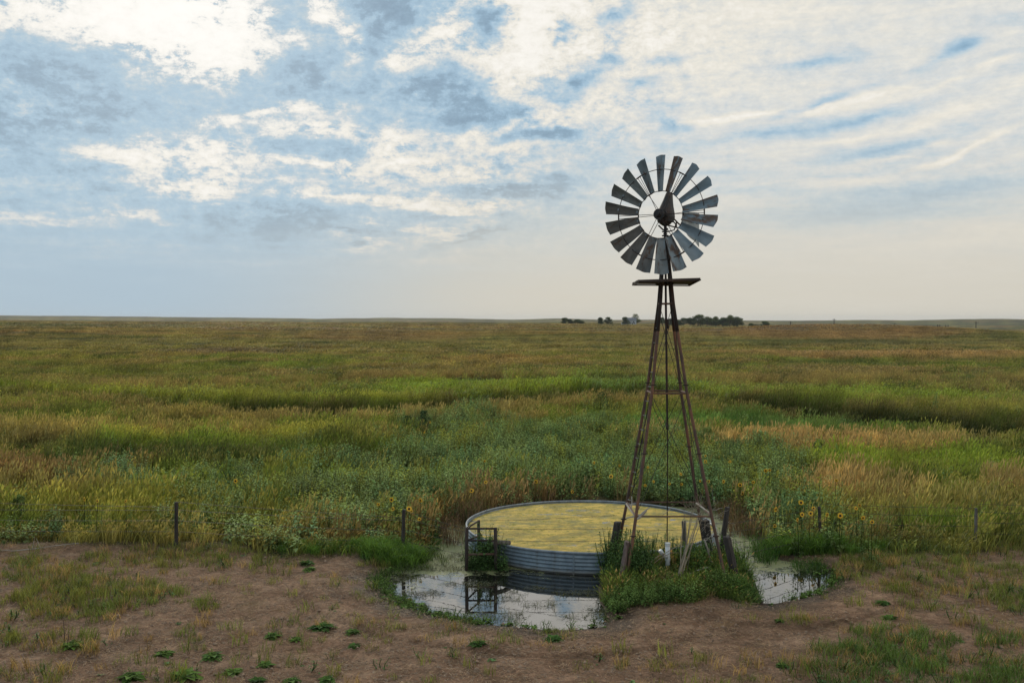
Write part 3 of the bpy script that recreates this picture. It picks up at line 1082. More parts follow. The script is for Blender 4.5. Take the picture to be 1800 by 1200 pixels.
def build_tank():
    cx, cy, r = TANK
    root = thing('stock_tank', (cx, cy, 0), 'large round galvanised stock tank full of yellow-green algae standing in the pond', 'stock tank')
    NP = 10
    nc = 7
    for k in range(NP):
        a0 = 2 * math.pi * k / NP + 0.12
        a1 = a0 + 2 * math.pi / NP * 1.005
        mb = MB()
        rows = 7 * nc + 1
        seg = 14
        for side in (0, 1):
            base = len(mb.v)
            for i in range(rows):
                z = -0.13 + (TZ + 0.12) * i / (rows - 1)
                rr = r + 0.017 * math.cos(2 * math.pi * nc * i / (rows - 1)) - side * 0.004 + (0.0015 if k % 2 else 0)
                for j in range(seg + 1):
                    a = a0 + (a1 - a0) * j / seg
                    mb.v.append((cx + rr * math.cos(a), cy + rr * math.sin(a), z))
            for i in range(rows - 1):
                for j in range(seg):
                    q = (base + i * (seg + 1) + j, base + i * (seg + 1) + j + 1, base + (i + 1) * (seg + 1) + j + 1, base + (i + 1) * (seg + 1) + j)
                    mb.f.append(q if side == 0 else q[::-1])
        part('wall_panel', mb, M['tank'], root, smooth=True)
        # overlapping seam with bolts
        sb = MB()
        ca, sa = math.cos(a0), math.sin(a0)
        for s_ in (-1, 1):
            for i in range(8):
                z = 0.0 + 0.055 * i + 0.02
                p = Vector((cx + (r + 0.02) * ca - s_ * 0.018 * sa, cy + (r + 0.02) * sa + s_ * 0.018 * ca, z))
                sb.tube([p, p + Vector((ca, sa, 0)) * 0.012], 0.007, 6)
        rows_ = []
        for dd in (0.0, 0.006):
            for s_ in (-1, 1):
                rows_.append((dd, s_))
        pl = [Vector((cx + (r + 0.019) * ca - s_ * 0.02 * sa, cy + (r + 0.019) * sa + s_ * 0.02 * ca, z)) for s_, z in ((-1, 0.0), (1, 0.0), (1, TZ - 0.02), (-1, TZ - 0.02))]
        sb.prism(pl, (0.004 * ca, 0.004 * sa, 0))
        part('seam', sb, M['tank'], root)
    # rolled rim, slightly wavy
    rb = MB()
    N = 160
    pts = []
    for i in range(N):
        a = 2 * math.pi * i / N
        rr = r + 0.008 * math.sin(5 * a + 1) + 0.006 * math.sin(11 * a)
        pts.append((cx + rr * math.cos(a), cy + rr * math.sin(a), TZ + 0.006 * math.sin(3 * a)))
    rb.tube(pts, 0.026, 8, closed=True)
    part('rim', rb, M['rim'], root, smooth=True)
    # contents
    wb = MB()
    base = 0
    rings = [0.0, 0.35, 0.6, 0.8, 0.92, 0.99]
    wb.v.append((cx, cy, TZ - 0.045))
    for q in rings[1:]:
        for i in range(64):
            a = 2 * math.pi * i / 64
            wb.v.append((cx + r * q * 0.996 * math.cos(a), cy + r * q * 0.996 * math.sin(a), TZ - 0.045))
    for i in range(64):
        wb.f.append((0, 1 + i, 1 + (i + 1) % 64))
    for k in range(len(rings) - 2):
        for i in range(64):
            wb.f.append((1 + k * 64 + i, 1 + (k + 1) * 64 + i, 1 + (k + 1) * 64 + (i + 1) % 64, 1 + k * 64 + (i + 1) % 64))

    def f(t, bs):
        tc = t.new('ShaderNodeTexCoord')
        pos = tc.outputs['Object']
        v = t.mapping(pos, scale=(1.0, 1.25, 1))
        n1 = t.noise(v, 1.5, 9, 0.82, 0.1)
        n2 = t.noise(v, 16, 8, 0.8, 0.2)
        n3 = t.noise(pos, 0.8, 6, 0.6, 0.7)
        base = t.ramp(n1, [(0.38, (0.20, 0.15, 0.02)), (0.48, (0.44, 0.30, 0.035)), (0.58, (0.68, 0.45, 0.07))])
        base = t.vmath('SCALE', base, scale=t.math('ADD', 0.05, t.math('MULTIPLY', n2, 1.9)))
        base = t.mix(t.smooth(n3, 0.55, 0.68, 0, 0.5), base, (0.17, 0.165, 0.06))
        orange = t.mix(t.smooth(t.noise(v, 3.4, 6, 0.7), 0.58, 0.68, 0, 0.6), base, (0.40, 0.235, 0.05))
        # clear water between the mats
        op = t.smooth(t.math('ADD', t.noise(t.mapping(pos, loc=(5, 2, 0), scale=(0.8, 2.0, 1)), 1.15, 9, 0.72, 0.7), t.math('MULTIPLY', n2, 0.12)), 0.645, 0.67)
        orange = t.mix(t.smooth(t.noise(t.mapping(pos, loc=(9, 1, 0), scale=(0.8, 1.2, 1)), 1.3, 9, 0.8), 0.48, 0.60, 0, 0.8), orange, (0.17, 0.17, 0.05))
        cc = t.mix(op, orange, (0.05, 0.055, 0.03))
        t.l.new(cc, bs.inputs['Base Color'])
        t.l.new(t.math('SUBTRACT', 0.85, t.math('MULTIPLY', op, 0.8)), bs.inputs['Roughness'])
        bs.inputs['IOR'].default_value = 1.5
        bp = t.new('ShaderNodeBump')
        bp.inputs['Strength'].default_value = 0.25
        bp.inputs['Distance'].default_value = 0.01
        t.l.new(n2, bp.inputs['Height'])
        t.l.new(bp.outputs[0], bs.inputs['Normal'])
    part('algae_water', wb, mat('algae_mat', fn=f), root)
    # algae clots that break the surface
    cb = MB()
    rr_ = random.Random(5)
    for i in range(700):
        a = rr_.uniform(0, 2 * math.pi)
        q = math.sqrt(rr_.random()) * (r - 0.15)
        x, y = cx + q * math.cos(a), cy + q * math.sin(a)
        w, h, hh = rr_.uniform(0.03, 0.16), rr_.uniform(0.02, 0.06), rr_.uniform(0.004, 0.014)
        b0 = len(cb.v)
        for k in range(7):
            t_ = 2 * math.pi * k / 7
            e = rr_.uniform(0.7, 1.2)
            cb.v.append((x + w * e * math.cos(t_), y + h * e * math.sin(t_), TZ - 0.048))
        cb.v.append((x, y, TZ - 0.045 + hh))
        for k in range(7):
            cb.f.append((b0 + k, b0 + (k + 1) % 7, b0 + 7))
    o = part('algae_clots', cb, mat('algae_clot', fn=two_tone((0.30, 0.24, 0.04), (0.52, 0.40, 0.07), 14)), root)
    o['kind'] = 'stuff'


build_tank()
build_water()

# ------------------------------------------------------------------ windmill
WX, WY = 3.42, 21.15
ZS = [-0.05, 0.1, 1.55, 4.12, 4.98, 5.47, 6.05, 6.6, 7.45]
HW = [1.085, 1.06, 0.80, 0.377, 0.273, 0.21, 0.14, 0.097, 0.03]


def tcx(z):
    return WX - 0.0125 * (z - 1.55)


def legp(sx, sy, z):
    h = float(np.interp(z, ZS, HW))
    return Vector((tcx(z) + sx * h, WY + sy * h, z))


def build_windmill():
    root = thing('windmill', (WX, WY, 0.1), 'rusty four-legged farm windmill with galvanised blades standing beside the stock tank', 'windmill')
    for sx, sy in ((-1, -1), (1, -1), (-1, 1), (1, 1)):
        mb = MB()
        zz = [z for z in ZS if z <= 4.98] + [5.75]
        # angle-iron leg: two flanges as thin slabs following the taper
        pts = [legp(sx, sy, z) for z in ZS if z <= 5.8] + [legp(sx, sy, 5.75)]
        mb.tube(pts, [0.034] * len(pts), 8)
        lg = part('leg', mb, M['rust'], root, smooth=True)
        mb = MB()
        pts = [legp(sx, sy, z) for z in (5.45, 6.05, 6.6, 7.0, 7.45)]
        mb.tube(pts, [0.036, 0.036, 0.034, 0.032, 0.03], 8)
        part('stub_leg', mb, M['rust_dark'], root, smooth=True)
        for z in (1.15, 2.85, 4.3):
            mb = MB()
            p = legp(sx, sy, z)
            mb.tube([p + Vector((0, 0, -0.012)), p + Vector((0, 0, 0.012))], 0.052, 8)
            mb.box(p, (0.13, 0.012, 0.02))
            part('leg_clamp', mb, M['rust_dark'], root)
    for z, r in ((1.55, 0.02), (4.12, 0.021), (6.05, 0.02)):
        for a, b in (((-1, -1), (1, -1)), ((1, -1), (1, 1)), ((1, 1), (-1, 1)), ((-1, 1), (-1, -1))):
            if z < 2 and a[0] == b[0]:
                pass
            mb = MB()
            mb.tube([legp(*a, z), legp(*b, z)], r, 6)
            part('girt', mb, M['rust'], root)
    for z0, z1 in ((1.55, 4.12), (4.12, 6.0)):
        for a, b in (((-1, -1), (1, -1)), ((1, -1), (1, 1)), ((1, 1), (-1, 1)), ((-1, 1), (-1, -1))):
            for (p, q) in ((a, b), (b, a)):
                A = legp(*p, z0 + 0.04)
                B = legp(*q, z1 - 0.04)
                mid = (A + B) / 2 + Vector((0, 0, -0.02))
                mb = MB()
                mb.tube([A, mid, B], 0.0065, 5)
                part('cross_wire', mb, M['wire'], root)
    # ladder on the rear left leg
    mb = MB()
    off = Vector((0.06, -0.17, 0))
    mb.tube([legp(-1, 1, z) + off * (1 if z < 5 else 0.8) for z in (1.5, 4.12, 4.98, 5.7)], 0.010, 5)
    part('ladder_rail', mb, M['rust_dark'], root)
    z = 1.62
    k = 0
    while z < 5.75:
        mb = MB()
        A = legp(-1, 1, z) + Vector((0.02, -0.02, 0))
        B = legp(-1, 1, z) + off * 0.95
        mb.tube([A + Vector((-0.03, 0.03, 0)), B], 0.011, 5)
        part('rung', mb, M['step'], root)
        z += 0.325
    # a pole wired along the front left leg
    # platform of boards
    pl = thing_part('platform', root)
    nl, nr_, fr_, fl_ = PT(1122, 496.5, 20.50), PT(1232, 493.0, 20.50), PT(1213, 503.0, 21.80), PT(1111, 502.0, 21.80)
    nb = 7
    for i in range(nb):
        a0, a1 = i / nb + 0.006, (i + 1) / nb - 0.006
        jl, jr = rnd.uniform(-0.012, 0.012), rnd.uniform(-0.012, 0.012)
        p = [nl.lerp(fl_, a0), nr_.lerp(fr_, a0), nr_.lerp(fr_, a1), nl.lerp(fl_, a1)]
        p[0].x += jl
        p[3].x += jl
        p[1].x += jr
        p[2].x += jr
        zo = rnd.uniform(-0.003, 0.003)
        mb = MB().prism([v + Vector((0, 0, 0.03 + zo)) for v in p], (0, 0, 0.028))
        part('plank', mb, M['plank'], pl)
    for a in (0.02, 0.42, 0.58, 0.98):
        mb = MB()
        A = nl.lerp(nr_, a)
        B = fl_.lerp(fr_, a)
        d = Vector((0.02, 0, 0))
        mb.prism([A - d, A + d, B + d, B - d], (0, 0, 0.03))
        part('bearer', mb, M['rust_dark'], pl)
    for A, B in ((nl, nr_), (fl_, fr_)):
        mb = MB()
        d = Vector((0, 0.02, 0))
        mb.prism([A - d, B - d, B + d, A + d], (0, 0, 0.028))
        part('edge_rail', mb, M['rust_dark'], pl)
    # pump rod
    mb = MB()
    mb.tube([(tcx(7.4), WY, 7.5), (tcx(6), WY, 6.0), (3.405, WY, 3.4), (3.41, WY, 3.35), (3.41, WY, 0.7)], [0.024, 0.026, 0.024, 0.013, 0.013], 7)
    mb.tube([(3.405, WY, 3.42), (3.405, WY, 3.30)], 0.032, 7)
    mb.tube([(3.398, WY, 5.72), (3.398, WY, 5.5)], 0.034, 7)
    part('pump_rod', mb, M['rust_dark'], root, smooth=True)
    # mast pipe and swivel
    mx = tcx(7.6)
    mb = MB()
    mb.tube([(mx, WY, 7.3), (mx, WY, 7.9)], 0.034, 10)
    for z, r in ((7.46, 0.055), (7.52, 0.075), (7.56, 0.045), (7.61, 0.075), (7.65, 0.05)):
        mb.tube([(mx, WY, z), (mx, WY, z + 0.025)], r, 12)
    part('mast', mb, M['iron'], root)
    # head: gearbox, helmet, tail, wheel share the turned frame
    yaw = R(-29)
    rot = Matrix.Rotation(yaw, 3, 'Z')
    hub_z = PT(1164, 377, 20.85).z
    H = Vector((mx, WY, hub_z))

    def L(x, y, z):
        return H + rot @ Vector((x, y, z))
    mb = MB()
    rings = []
    for z, rx, ry, oy in ((-0.22, 0.05, 0.05, 0.0), (-0.17, 0.12, 0.16, 0.0), (-0.08, 0.155, 0.20, 0.01), (0.02, 0.15, 0.20, 0.02), (0.06, 0.10, 0.15, 0.02)):
        rings.append([L(rx * math.cos(q), oy + ry * math.sin(q), z) for q in [2 * math.pi * k / 16 for k in range(16)]])
    mb.loft(rings)
    mb.tube([L(0.0, -0.42, 0), L(0, 0.22, 0)], 0.045, 10)
    mb.tube([L(-0.16, 0.02, -0.10), L(0.16, 0.02, -0.10)], 0.05, 10)
    mb.tube([L(0.13, 0.05, -0.09), L(0.20, 0.12, -0.18), L(0.15, 0.15, -0.30), L(0.05, 0.1, -0.33)], 0.016, 6)
    mb.tube([L(-0.14, -0.05, -0.20), L(-0.05, 0.0, -0.30), L(0.06, 0.0, -0.28)], 0.018, 6)
    part('gearbox', mb, M['iron'], root, smooth=True)
    mb = MB()
    rings = []
    for z, rx, ry, oy in ((-0.13, 0.165, 0.20, 0.02), (-0.02, 0.185, 0.235, 0.03), (0.08, 0.17, 0.225, 0.05), (0.22, 0.128, 0.19, 0.10), (0.36, 0.092, 0.155, 0.17), (0.50, 0.066, 0.12, 0.24), (0.535, 0.052, 0.10, 0.25)):
        ring = []
        for k in range(20):
            q = 2 * math.pi * k / 20
            cx_, sy_ = math.cos(q), math.sin(q)
            # slightly squared plan
            e = 0.8
            ring.append(L(rx * math.copysign(abs(cx_) ** e, cx_), oy + ry * math.copysign(abs(sy_) ** e, sy_), z))
        rings.append(ring)
    mb.loft(rings)
    part('helmet', mb, M['helmet'], root)
    # tail
    mb = MB()
    zt = {}
    mb.tube([L(0, 0.10, -0.19), L(0, 1.15, -0.19)], 0.017, 6)
    mb.tube([L(0, 0.12, 0.02), L(0, 0.55, -0.01), L(0, 0.9, -0.10), L(0, 1.25, -0.14)], 0.017, 6)
    mb.tube([L(0, 0.72, -0.19), L(0, 0.72, -0.04)], 0.015, 6)
    mb.tube([L(0, 1.0, -0.19), L(0, 2.3, -0.35)], 0.014, 6)
    mb.tube([L(0.02, 1.1, 0.02), L(0.02, 2.2, 0.02)], 0.011, 6)
    part('tail_arm', mb, M['rust_dark'], root)
    mb = MB()
    n_ = rot @ Vector((0.006, 0, 0))
    A, B, C_, D = L(0.0, 1.1, 0.20), L(0, 2.38, 0.30), L(0, 2.38, -0.52), L(0, 1.1, -0.20)
    segs = 6
    top = [A.lerp(B, i / segs) + (rot @ Vector((0.02 * math.sin(i * 1.9), 0, 0))) for i in range(segs + 1)]
    bot = [D.lerp(C_, i / segs) + (rot @ Vector((0.02 * math.sin(i * 1.9), 0, 0))) for i in range(segs + 1)]
    for i in range(segs):
        mb.prism([top[i], top[i + 1], bot[i + 1], bot[i]], n_)
    part('tail_vane', mb, M['blade'], root)
    # wheel
    Rw = 1.285
    wy = -0.30
    hub = MB()
    hub.tube([(0, -0.16, 0), (0, -0.12, 0), (0, 0.12, 0), (0, 0.16, 0)], [0.05, 0.075, 0.075, 0.05], 14)
    hub.tube([(0, -0.12, 0), (0, -0.09, 0)], 0.12, 14)
    hub.tube([(0, 0.08, 0), (0, 0.11, 0)], 0.12, 14)
    hub.tube([(0, -0.20, 0), (0, -0.15, 0)], 0.03, 8)
    wheel = link('wheel', hub.mesh('wheel_hub', M['iron'], (0, 0, 0)), root)
    wc = L(0, wy, 0) - Vector((WX, WY, 0.1))
    wheel.location = wc
    wheel.rotation_euler = (0, 0, yaw)
    ri, ro = 0.395 * Rw, 0.757 * Rw
    for r_, tr_ in ((ri, 0.0085), (ro, 0.0085)):
        mb = MB()
        mb.tube([(r_ * math.cos(2 * math.pi * k / 72), 0.0, r_ * math.sin(2 * math.pi * k / 72)) for k in range(72)], tr_, 6, closed=True)
        link('rim', mb.mesh('rim', M['rust_dark']), wheel)
    # blade mesh: curved tapered sheet about the local z axis
    def blade_mesh(seed):
        q = random.Random(seed)
        p = R(30)
        cx_, cy_ = math.cos(p), -math.sin(p)
        mb = MB()
        na, nl_ = 7, 5
        r0, r1 = ri - 0.01, Rw
        w0, w1 = 0.165, 0.318
        bend = [q.uniform(-0.012, 0.012) for _ in range(3)]
        for side in (0, 1):
            for j in range(nl_ + 1):
                tj = j / nl_
                rr = r0 + (r1 - r0) * tj
                w = w0 + (w1 - w0) * tj
                for i in range(na + 1):
                    ti = i / na - 0.5
                    s_ = ti * w
                    dep = 0.17 * w * (0.25 - ti * ti) * 4 * 0.5 + side * 0.0025 + bend[0] * math.sin(tj * 5) + bend[1] * ti
                    # chord direction (cx,cy); the sheet bellies along its normal
                    x = s_ * cx_ + dep * (-cy_) * -1
                    y = s_ * cy_ + dep * cx_
                    zz = rr + (0.006 * math.cos(ti * 6) if j == nl_ else 0) - abs(ti) * 0.03 * tj
                    mb.v.append((x, y, zz))
        n1 = (nl_ + 1) * (na + 1)
        for side in (0, 1):
            for j in range(nl_):
                for i in range(na):
                    a = side * n1 + j * (na + 1) + i
                    qd = (a, a + 1, a + na + 2, a + na + 1)
                    mb.f.append(qd if side else qd[::-1])
        ring = [i for i in range(na + 1)] + [j * (na + 1) + na for j in range(1, nl_ + 1)] + [nl_ * (na + 1) + i for i in range(na - 1, -1, -1)] + [j * (na + 1) for j in range(nl_ - 1, 0, -1)]
        for k in range(len(ring)):
            a, b = ring[k], ring[(k + 1) % len(ring)]
            mb.f.append((a, b, b + n1, a + n1))
        # clip plates where the rings cross
        for rr in (ri + 0.03, ro):
            mb.box((0, 0.01, rr), (0.05, 0.02, 0.03))
        return mb.mesh('blade', M['blade'])
    bm = [blade_mesh(s_) for s_ in range(6)]
    for k in range(18):
        b = link('blade', bm[(k * 5) % 6], wheel)
        ang = R(91 + 20 * k) - math.pi / 2
        # rotate about the axle (local y); +z turns towards -x for angles beyond 90
        b.rotation_euler = (rnd.uniform(-0.02, 0.02) + (0.05 if k in (4, 13) else 0), -ang + rnd.uniform(-0.012, 0.012), 0)
    for k in range(6):
        ang = R(1 + 60 * k)
        mb = MB()
        e = Vector((math.cos(ang), 0, math.sin(ang)))
        tn = Vector((-math.sin(ang), 0, math.cos(ang)))
        for s_, yy in ((-1, -0.105), (1, 0.095)):
            mb.tube([e * 0.08 + Vector((0, yy, 0)), e * ri + tn * (0.018 * s_) + Vector((0, yy * 0.35, 0)), e * (ro + 0.01) + tn * (0.030 * s_)], 0.0065, 5)
        mb.tube([e * ro - tn * 0.06, e * ro + tn * 0.06], 0.016, 6)
        mb.tube([e * ri - tn * 0.03, e * ri + tn * 0.03], 0.015, 6)
        link('spoke', mb.mesh('spoke', M['rust_dark']), wheel)
    return root


def thing_part(name, root):
    """a part that is only a small carrier block for its own pieces"""
    mb = MB().box((tcx(6.5), WY, 6.475), (0.30, 0.30, 0.02))
    return part(name, mb, M['rust_dark'], root)


build_windmill()

# ------------------------------------------------------------------ well pipe, posts, frame, fences
def build_well():
    root = thing('well_pipe', (3.41, 21.05, 0.1), 'white plastic well pipe with an elbow standing in weeds under the windmill', 'pipe')
    part('pipe', MB().tube([(3.41, 21.05, 0.05), (3.405, 21.05, 0.80)], 0.052, 14), M['pvc'], root, smooth=True)
    part('collar', MB().tube([(3.407, 21.05, 0.44), (3.406, 21.05, 0.50)], 0.060, 14), M['pvc'], root)
    part('pipe_cap', MB().tube([(3.405, 21.05, 0.76), (3.405, 21.05, 0.83)], 0.058, 14), M['pvc'], root)
    part('elbow', MB().tube([(3.39, 21.02, 0.52), (3.32, 20.98, 0.55), (3.27, 20.95, 0.62), (3.22, 20.93, 0.69)], [0.038, 0.038, 0.042, 0.048], 12), M['pvc'], root, smooth=True)


build_well()


def old_post(top, bot, r0, r1, m, label, seed, cat='post', group=None):
    q = random.Random(seed)
    top, bot = Vector(top), Vector(bot)
    mb = MB()
    n = 12
    rings = []
    K = 9
    prof = [q.uniform(0.86, 1.12) for _ in range(n)]
    for i in range(K + 1):
        t_ = i / K
        c = bot.lerp(top, t_)
        r = r0 + (r1 - r0) * t_
        ring = []
        for k in range(n):
            a = 2 * math.pi * k / n
            rr = r * prof[k] * q.uniform(0.965, 1.035)
            zz = q.uniform(-0.018, 0.022) if i == K else 0
            ring.append((c.x + rr * math.cos(a), c.y + rr * math.sin(a), c.z + zz))
        rings.append(ring)
    mb.loft(rings)
    return whole('wooden_post', mb, m, bot, label, cat, group)


# (top px, top py, bottom px, bottom py, depth)
old_post(PT(1086, 917, 22.0), PT(1066, 1040, 21.9), 0.095, 0.088, M['post_dark'], 'dark round wooden post left of the windmill legs, in front of the tank', 1)
old_post(PT(1103, 951, 20.3), PT(1083, 1075, 19.95), 0.066, 0.060, M['post_red'], 'leaning reddish split post against the front left windmill leg', 2)
old_post(PT(1202, 916, 22.4), PT(1205, 1010, 22.4), 0.064, 0.060, M['post_grey'], 'thin upright grey post between the windmill legs before the tank wall', 3)
old_post(PT(1240, 914, 21.9), PT(1254, 1020, 21.9), 0.108, 0.100, M['post_dark'], 'thick dark post hung with dry stalks at the rear right windmill leg', 4)
old_post(PT(1279, 891, 21.6), PT(1264, 1000, 21.6), 0.060, 0.057, M['post_dark'], 'grey-brown post leaning right behind the windmill, highest of the old posts', 5)
old_post(PT(1277, 944, 20.6), PT(1303, 1062, 20.35), 0.090, 0.084, M['post_dark'], 'dark cracked railroad-tie post leaning beside the front right windmill leg', 6)


def build_frame():
    A = (820, 21.9)
    B = (871, 21.9)
    C = (842, 22.75)
    root = thing('pipe_brace', tuple(GP(845, 1005, 0)), 'rusty three-post pipe corner brace standing in the water left of the tank', 'brace')
    for (px, Y, y0, y1, w) in ((820, 21.9, 927, 1012, 0.040), (871.5, 21.9, 927, 1012, 0.040), (842, 22.7, 914, 990, 0.036)):
        mb = MB()
        t_ = PT(px + (0.6 if px < 830 else -0.8), y0, Y)
        b = PT(px, y1, Y)
        mb.tube([b, t_], w, 8)
        part('brace_post', mb, M['rust_dark'], root, smooth=True)
    for y in (928.5, 949.5, 974):
        mb = MB()
        mb.tube([PT(820, y, 21.9), PT(871.5, y - (1 if y > 970 else 0), 21.9)], 0.024, 7)
        part('rail', mb, M['rust'] if y > 970 else M['rust_dark'], root, smooth=True)
    for (ya, yb) in ((928, 914.5), (950, 941)):
        mb = MB()
        mb.tube([PT(820, ya, 21.9), PT(842, yb, 22.7)], 0.022, 7)
        part('rail', mb, M['rust_dark'], root, smooth=True)


build_frame()
whole('loose_pole', MB().tube([PT(862, 953, 22.1), PT(880, 953, 22.2), PT(896, 953.5, 22.35)], [0.05, 0.052, 0.05], 10), M['post_grey'], PT(880, 953, 22.2),
      'short grey pole lying through the pipe brace over the tank rim', 'pole')

WIRE_Z = (0.35, 0.62, 0.88, 1.08)


def sag(A, B, n=6, s=0.03):
    out = []
    for i in range(n + 1):
        t_ = i / n
        p = A.lerp(B, t_)
        p.z -= s * 4 * t_ * (1 - t_)
        out.append(p)
    return out


def strand(mb, A, B, s=0.03, r=0.0050):
    """twisted strand with barbs"""
    pts = sag(A, B, 8, s)
    mb.tube(pts, r, 4, caps=False)
    L_ = (B - A).length
    k = int(L_ / 0.14)
    for i in range(1, k):
        t_ = i / k
        p = A.lerp(B, t_)
        p.z -= s * 4 * t_ * (1 - t_)
        a = i * 2.1
        d = Vector((0.012 * math.cos(a), 0.012 * math.sin(a * 1.3), 0.014))
        mb.tube([p - d, p + d], 0.0022, 3, caps=False)


def build_fences():
    # left run
    lp = [(-140, 884, 961, 24.2, 0.035), (310, 882, 964, 23.7, 0.048), (709, 895, 972, 23.2, 0.044)]
    root = thing('wire_fence', (-6, 23.6, 0), 'barbed wire fence on dark posts along the dirt left of the tank', 'fence')
    tops = []
    for i, (px, y0, y1, Y, r) in enumerate(lp):
        t_, b = PT(px + (1 if px > 700 else 0), y0, Y), PT(px - (2 if px > 700 else 0), y1 + 12, Y)
        q = random.Random(i + 40)
        mb = MB()
        mb.tube([b, b.lerp(t_, 0.5) + Vector((q.uniform(-.01, .01), 0, 0)), t_], [r * 1.05, r, r * 0.95], 8)
        o = part('fence_post', mb, M['post_dark'], root)
        tops.append(Vector((t_.x, t_.y - r, 0)))
        if i == 1:
            o['label'] = 'dark post standing alone in the left part of the meadow edge'
        if i == 2:
            o['label'] = 'slimmer dark post beside the sunflowers left of the pond'
    frame = PT(822, 990, 21.88)
    seq = tops + [Vector((frame.x, frame.y, 0))]
    for k, z in enumerate(WIRE_Z):
        mb = MB()
        for a, b in zip(seq[:-1], seq[1:]):
            za = gz(a.x, a.y) if a.x < -3 else 0.05
            zb = gz(b.x, b.y) if b.x < -3 else 0.0
            strand(mb, Vector((a.x, a.y, z + za)), Vector((b.x, b.y, min(z, 0.95) + zb)), 0.02)
        part('wire_strand', mb, M['wire'], root)
    # strands across the tank front to the old posts
    root = thing('wire_strands', (0.9, 22, 0.5), 'sagging wire strands stretched from the pipe brace across the tank to the old posts', 'wire')
    A = PT(842, 915, 22.68)
    for (ya, yb, yc, Yc) in ((929, 929, 930, 22.35), (949.5, 950, 946, 22.35), (906, 905.5, 905, 22.0)):
        mb = MB()
        pA = PT(871 if ya > 920 else 842, ya - (0 if ya > 920 else -9), 21.85 if ya > 920 else 22.6)
        pB = PT(1085, yb, 21.88)
        strand(mb, pA, pB, 0.015, 0.0045)
        if ya > 920:
            strand(mb, pB, PT(1202, yc, Yc), 0.03, 0.0045)
            strand(mb, PT(1202, yc, Yc), PT(1240, yc - 1, 21.8), 0.01, 0.0045)
        part('wire_strand', mb, M['wire'], root)
    # right run
    rp = [(1440, 890, 952, 24.0, 0.042, M['post_dark']), (1716, 893, 958, 24.0, 0.042, M['post_grey']), (2040, 893, 958, 24.0, 0.042, M['post_grey'])]
    root = thing('wire_fence', (9, 24, 0), 'barbed wire fence on thin posts in tall grass right of the pond', 'fence')
    tops = [Vector((PT(1279, 900, 21.6).x, 21.6, 0))]
    for i, (px, y0, y1, Y, r, m) in enumerate(rp):
        t_, b = PT(px, y0, Y), PT(px + (3 if i == 0 else -2), y1 + 10, Y)
        q = random.Random(i + 60)
        mb = MB()
        mb.tube([b, b.lerp(t_, 0.5) + Vector((q.uniform(-.01, .015), 0, 0)), t_], [r * 1.05, r, r * 0.9], 8)
        o = part('fence_post', mb, m, root)
        if i == 0:
            o['label'] = 'dark thin fence post among sunflowers, reflected in the pond'
        if i == 1:
            o['label'] = 'pale weathered fence post in the tall grass at the right'
        tops.append(Vector((t_.x, t_.y - r, 0)))
    for k, z in enumerate(WIRE_Z):
        mb = MB()
        for a, b in zip(tops[:-1], tops[1:]):
            strand(mb, Vector((a.x, a.y, z + 0.05)), Vector((b.x, b.y, z - 0.05)), 0.025)
        part('wire_strand', mb, M['wire'], root)


build_fences()


# ------------------------------------------------------------------ dead sticks and stalks
def branch(pts, r0, r1, m, label, subs=0, seed=0, name='dead_branch', cat='branch', group=None):
    q = random.Random(seed)
    pts = [Vector(p) for p in pts]
    mb = MB()
    n = len(pts)
    mb.tube(pts, [r0 + (r1 - r0) * i / (n - 1) for i in range(n)], 6)
    for s in range(subs):
        i = q.randrange(1, n)
        p = pts[i - 1].lerp(pts[i], q.random())
        L_ = q.uniform(0.12, 0.4)
        d = Vector((q.uniform(-1, 1), q.uniform(-0.5, 0.5), q.uniform(-0.5, 0.9))).normalized()
        e = p + d * L_
        mb.tube([p, p.lerp(e, 0.5) + Vector((q.uniform(-.03, .03), 0, q.uniform(-.03, .03))), e], [r1 * 1.2, r1, r1 * 0.5], 5)
    return whole(name, mb, m, pts[0], label, cat, group)


branch([PT(1224, 884, 21.9), PT(1236, 893, 21.2), PT(1252, 905, 20.5)], 0.022, 0.018, M['twig'], 'pale bare stick bridging the right windmill legs at girt height')
branch([PT(1101, 885, 21.9), PT(1106, 893, 21.3), PT(1117, 907, 20.5)], 0.022, 0.017, M['twig'], 'pale bent stick caught between the left windmill legs', 1, 3)
branch([PT(1110, 872, 21.3), PT(1111, 885, 21.3), PT(1109, 898, 21.2)], 0.014, 0.012, M['twig'], 'short upright pale stick hung on the left windmill girt', 0, 4)
branch([PT(1136, 897, 20.4), PT(1127, 908, 20.35), PT(1120, 912, 20.3)], 0.024, 0.02, M['twig'], 'stubby broken branch jutting right off the front left windmill leg', 2, 5)
branch([PT(1238, 948, 20.9), PT(1244, 965, 20.9), PT(1248, 983, 20.9), PT(1259, 995, 20.8)], 0.020, 0.009, M['twig'], 'forked bleached branch hanging in weeds by the rear right leg', 4, 6)
branch([PT(1212, 1008, 20.2), PT(1225, 1002, 20.3), PT(1246, 996, 20.4)], 0.014, 0.008, M['twig'], 'low bleached stick lying on the weeds right of the well pipe', 1, 7)
branch([PT(1141, 990, 20.6), PT(1156, 978, 20.7), PT(1172, 970, 20.9), PT(1196, 956, 21.2)], 0.012, 0.006, M['stalk'], 'long dry stalk leaning over the plastic well pipe', 2, 8)
branch([PT(1146, 992, 20.6), PT(1160, 981, 20.7), PT(1180, 971, 20.9), PT(1200, 971, 21.2)], 0.010, 0.005, M['stalk'], 'lower dry stalk crossing the plastic well pipe', 2, 9)
branch([PT(1067, 1091, 18.5), PT(1075, 1099, 18.3), PT(1080, 1105, 18.1)], 0.018, 0.012, M['twig'], 'short pale stick at the pond corner by the reddish post')
branch([PT(20, 968, 23.2), PT(60, 964, 23.3), PT(100, 958, 23.5), PT(138, 954, 23.6)], 0.014, 0.006, M['twig'], 'long pale stick on the dirt edge at the far left', 5, 12)
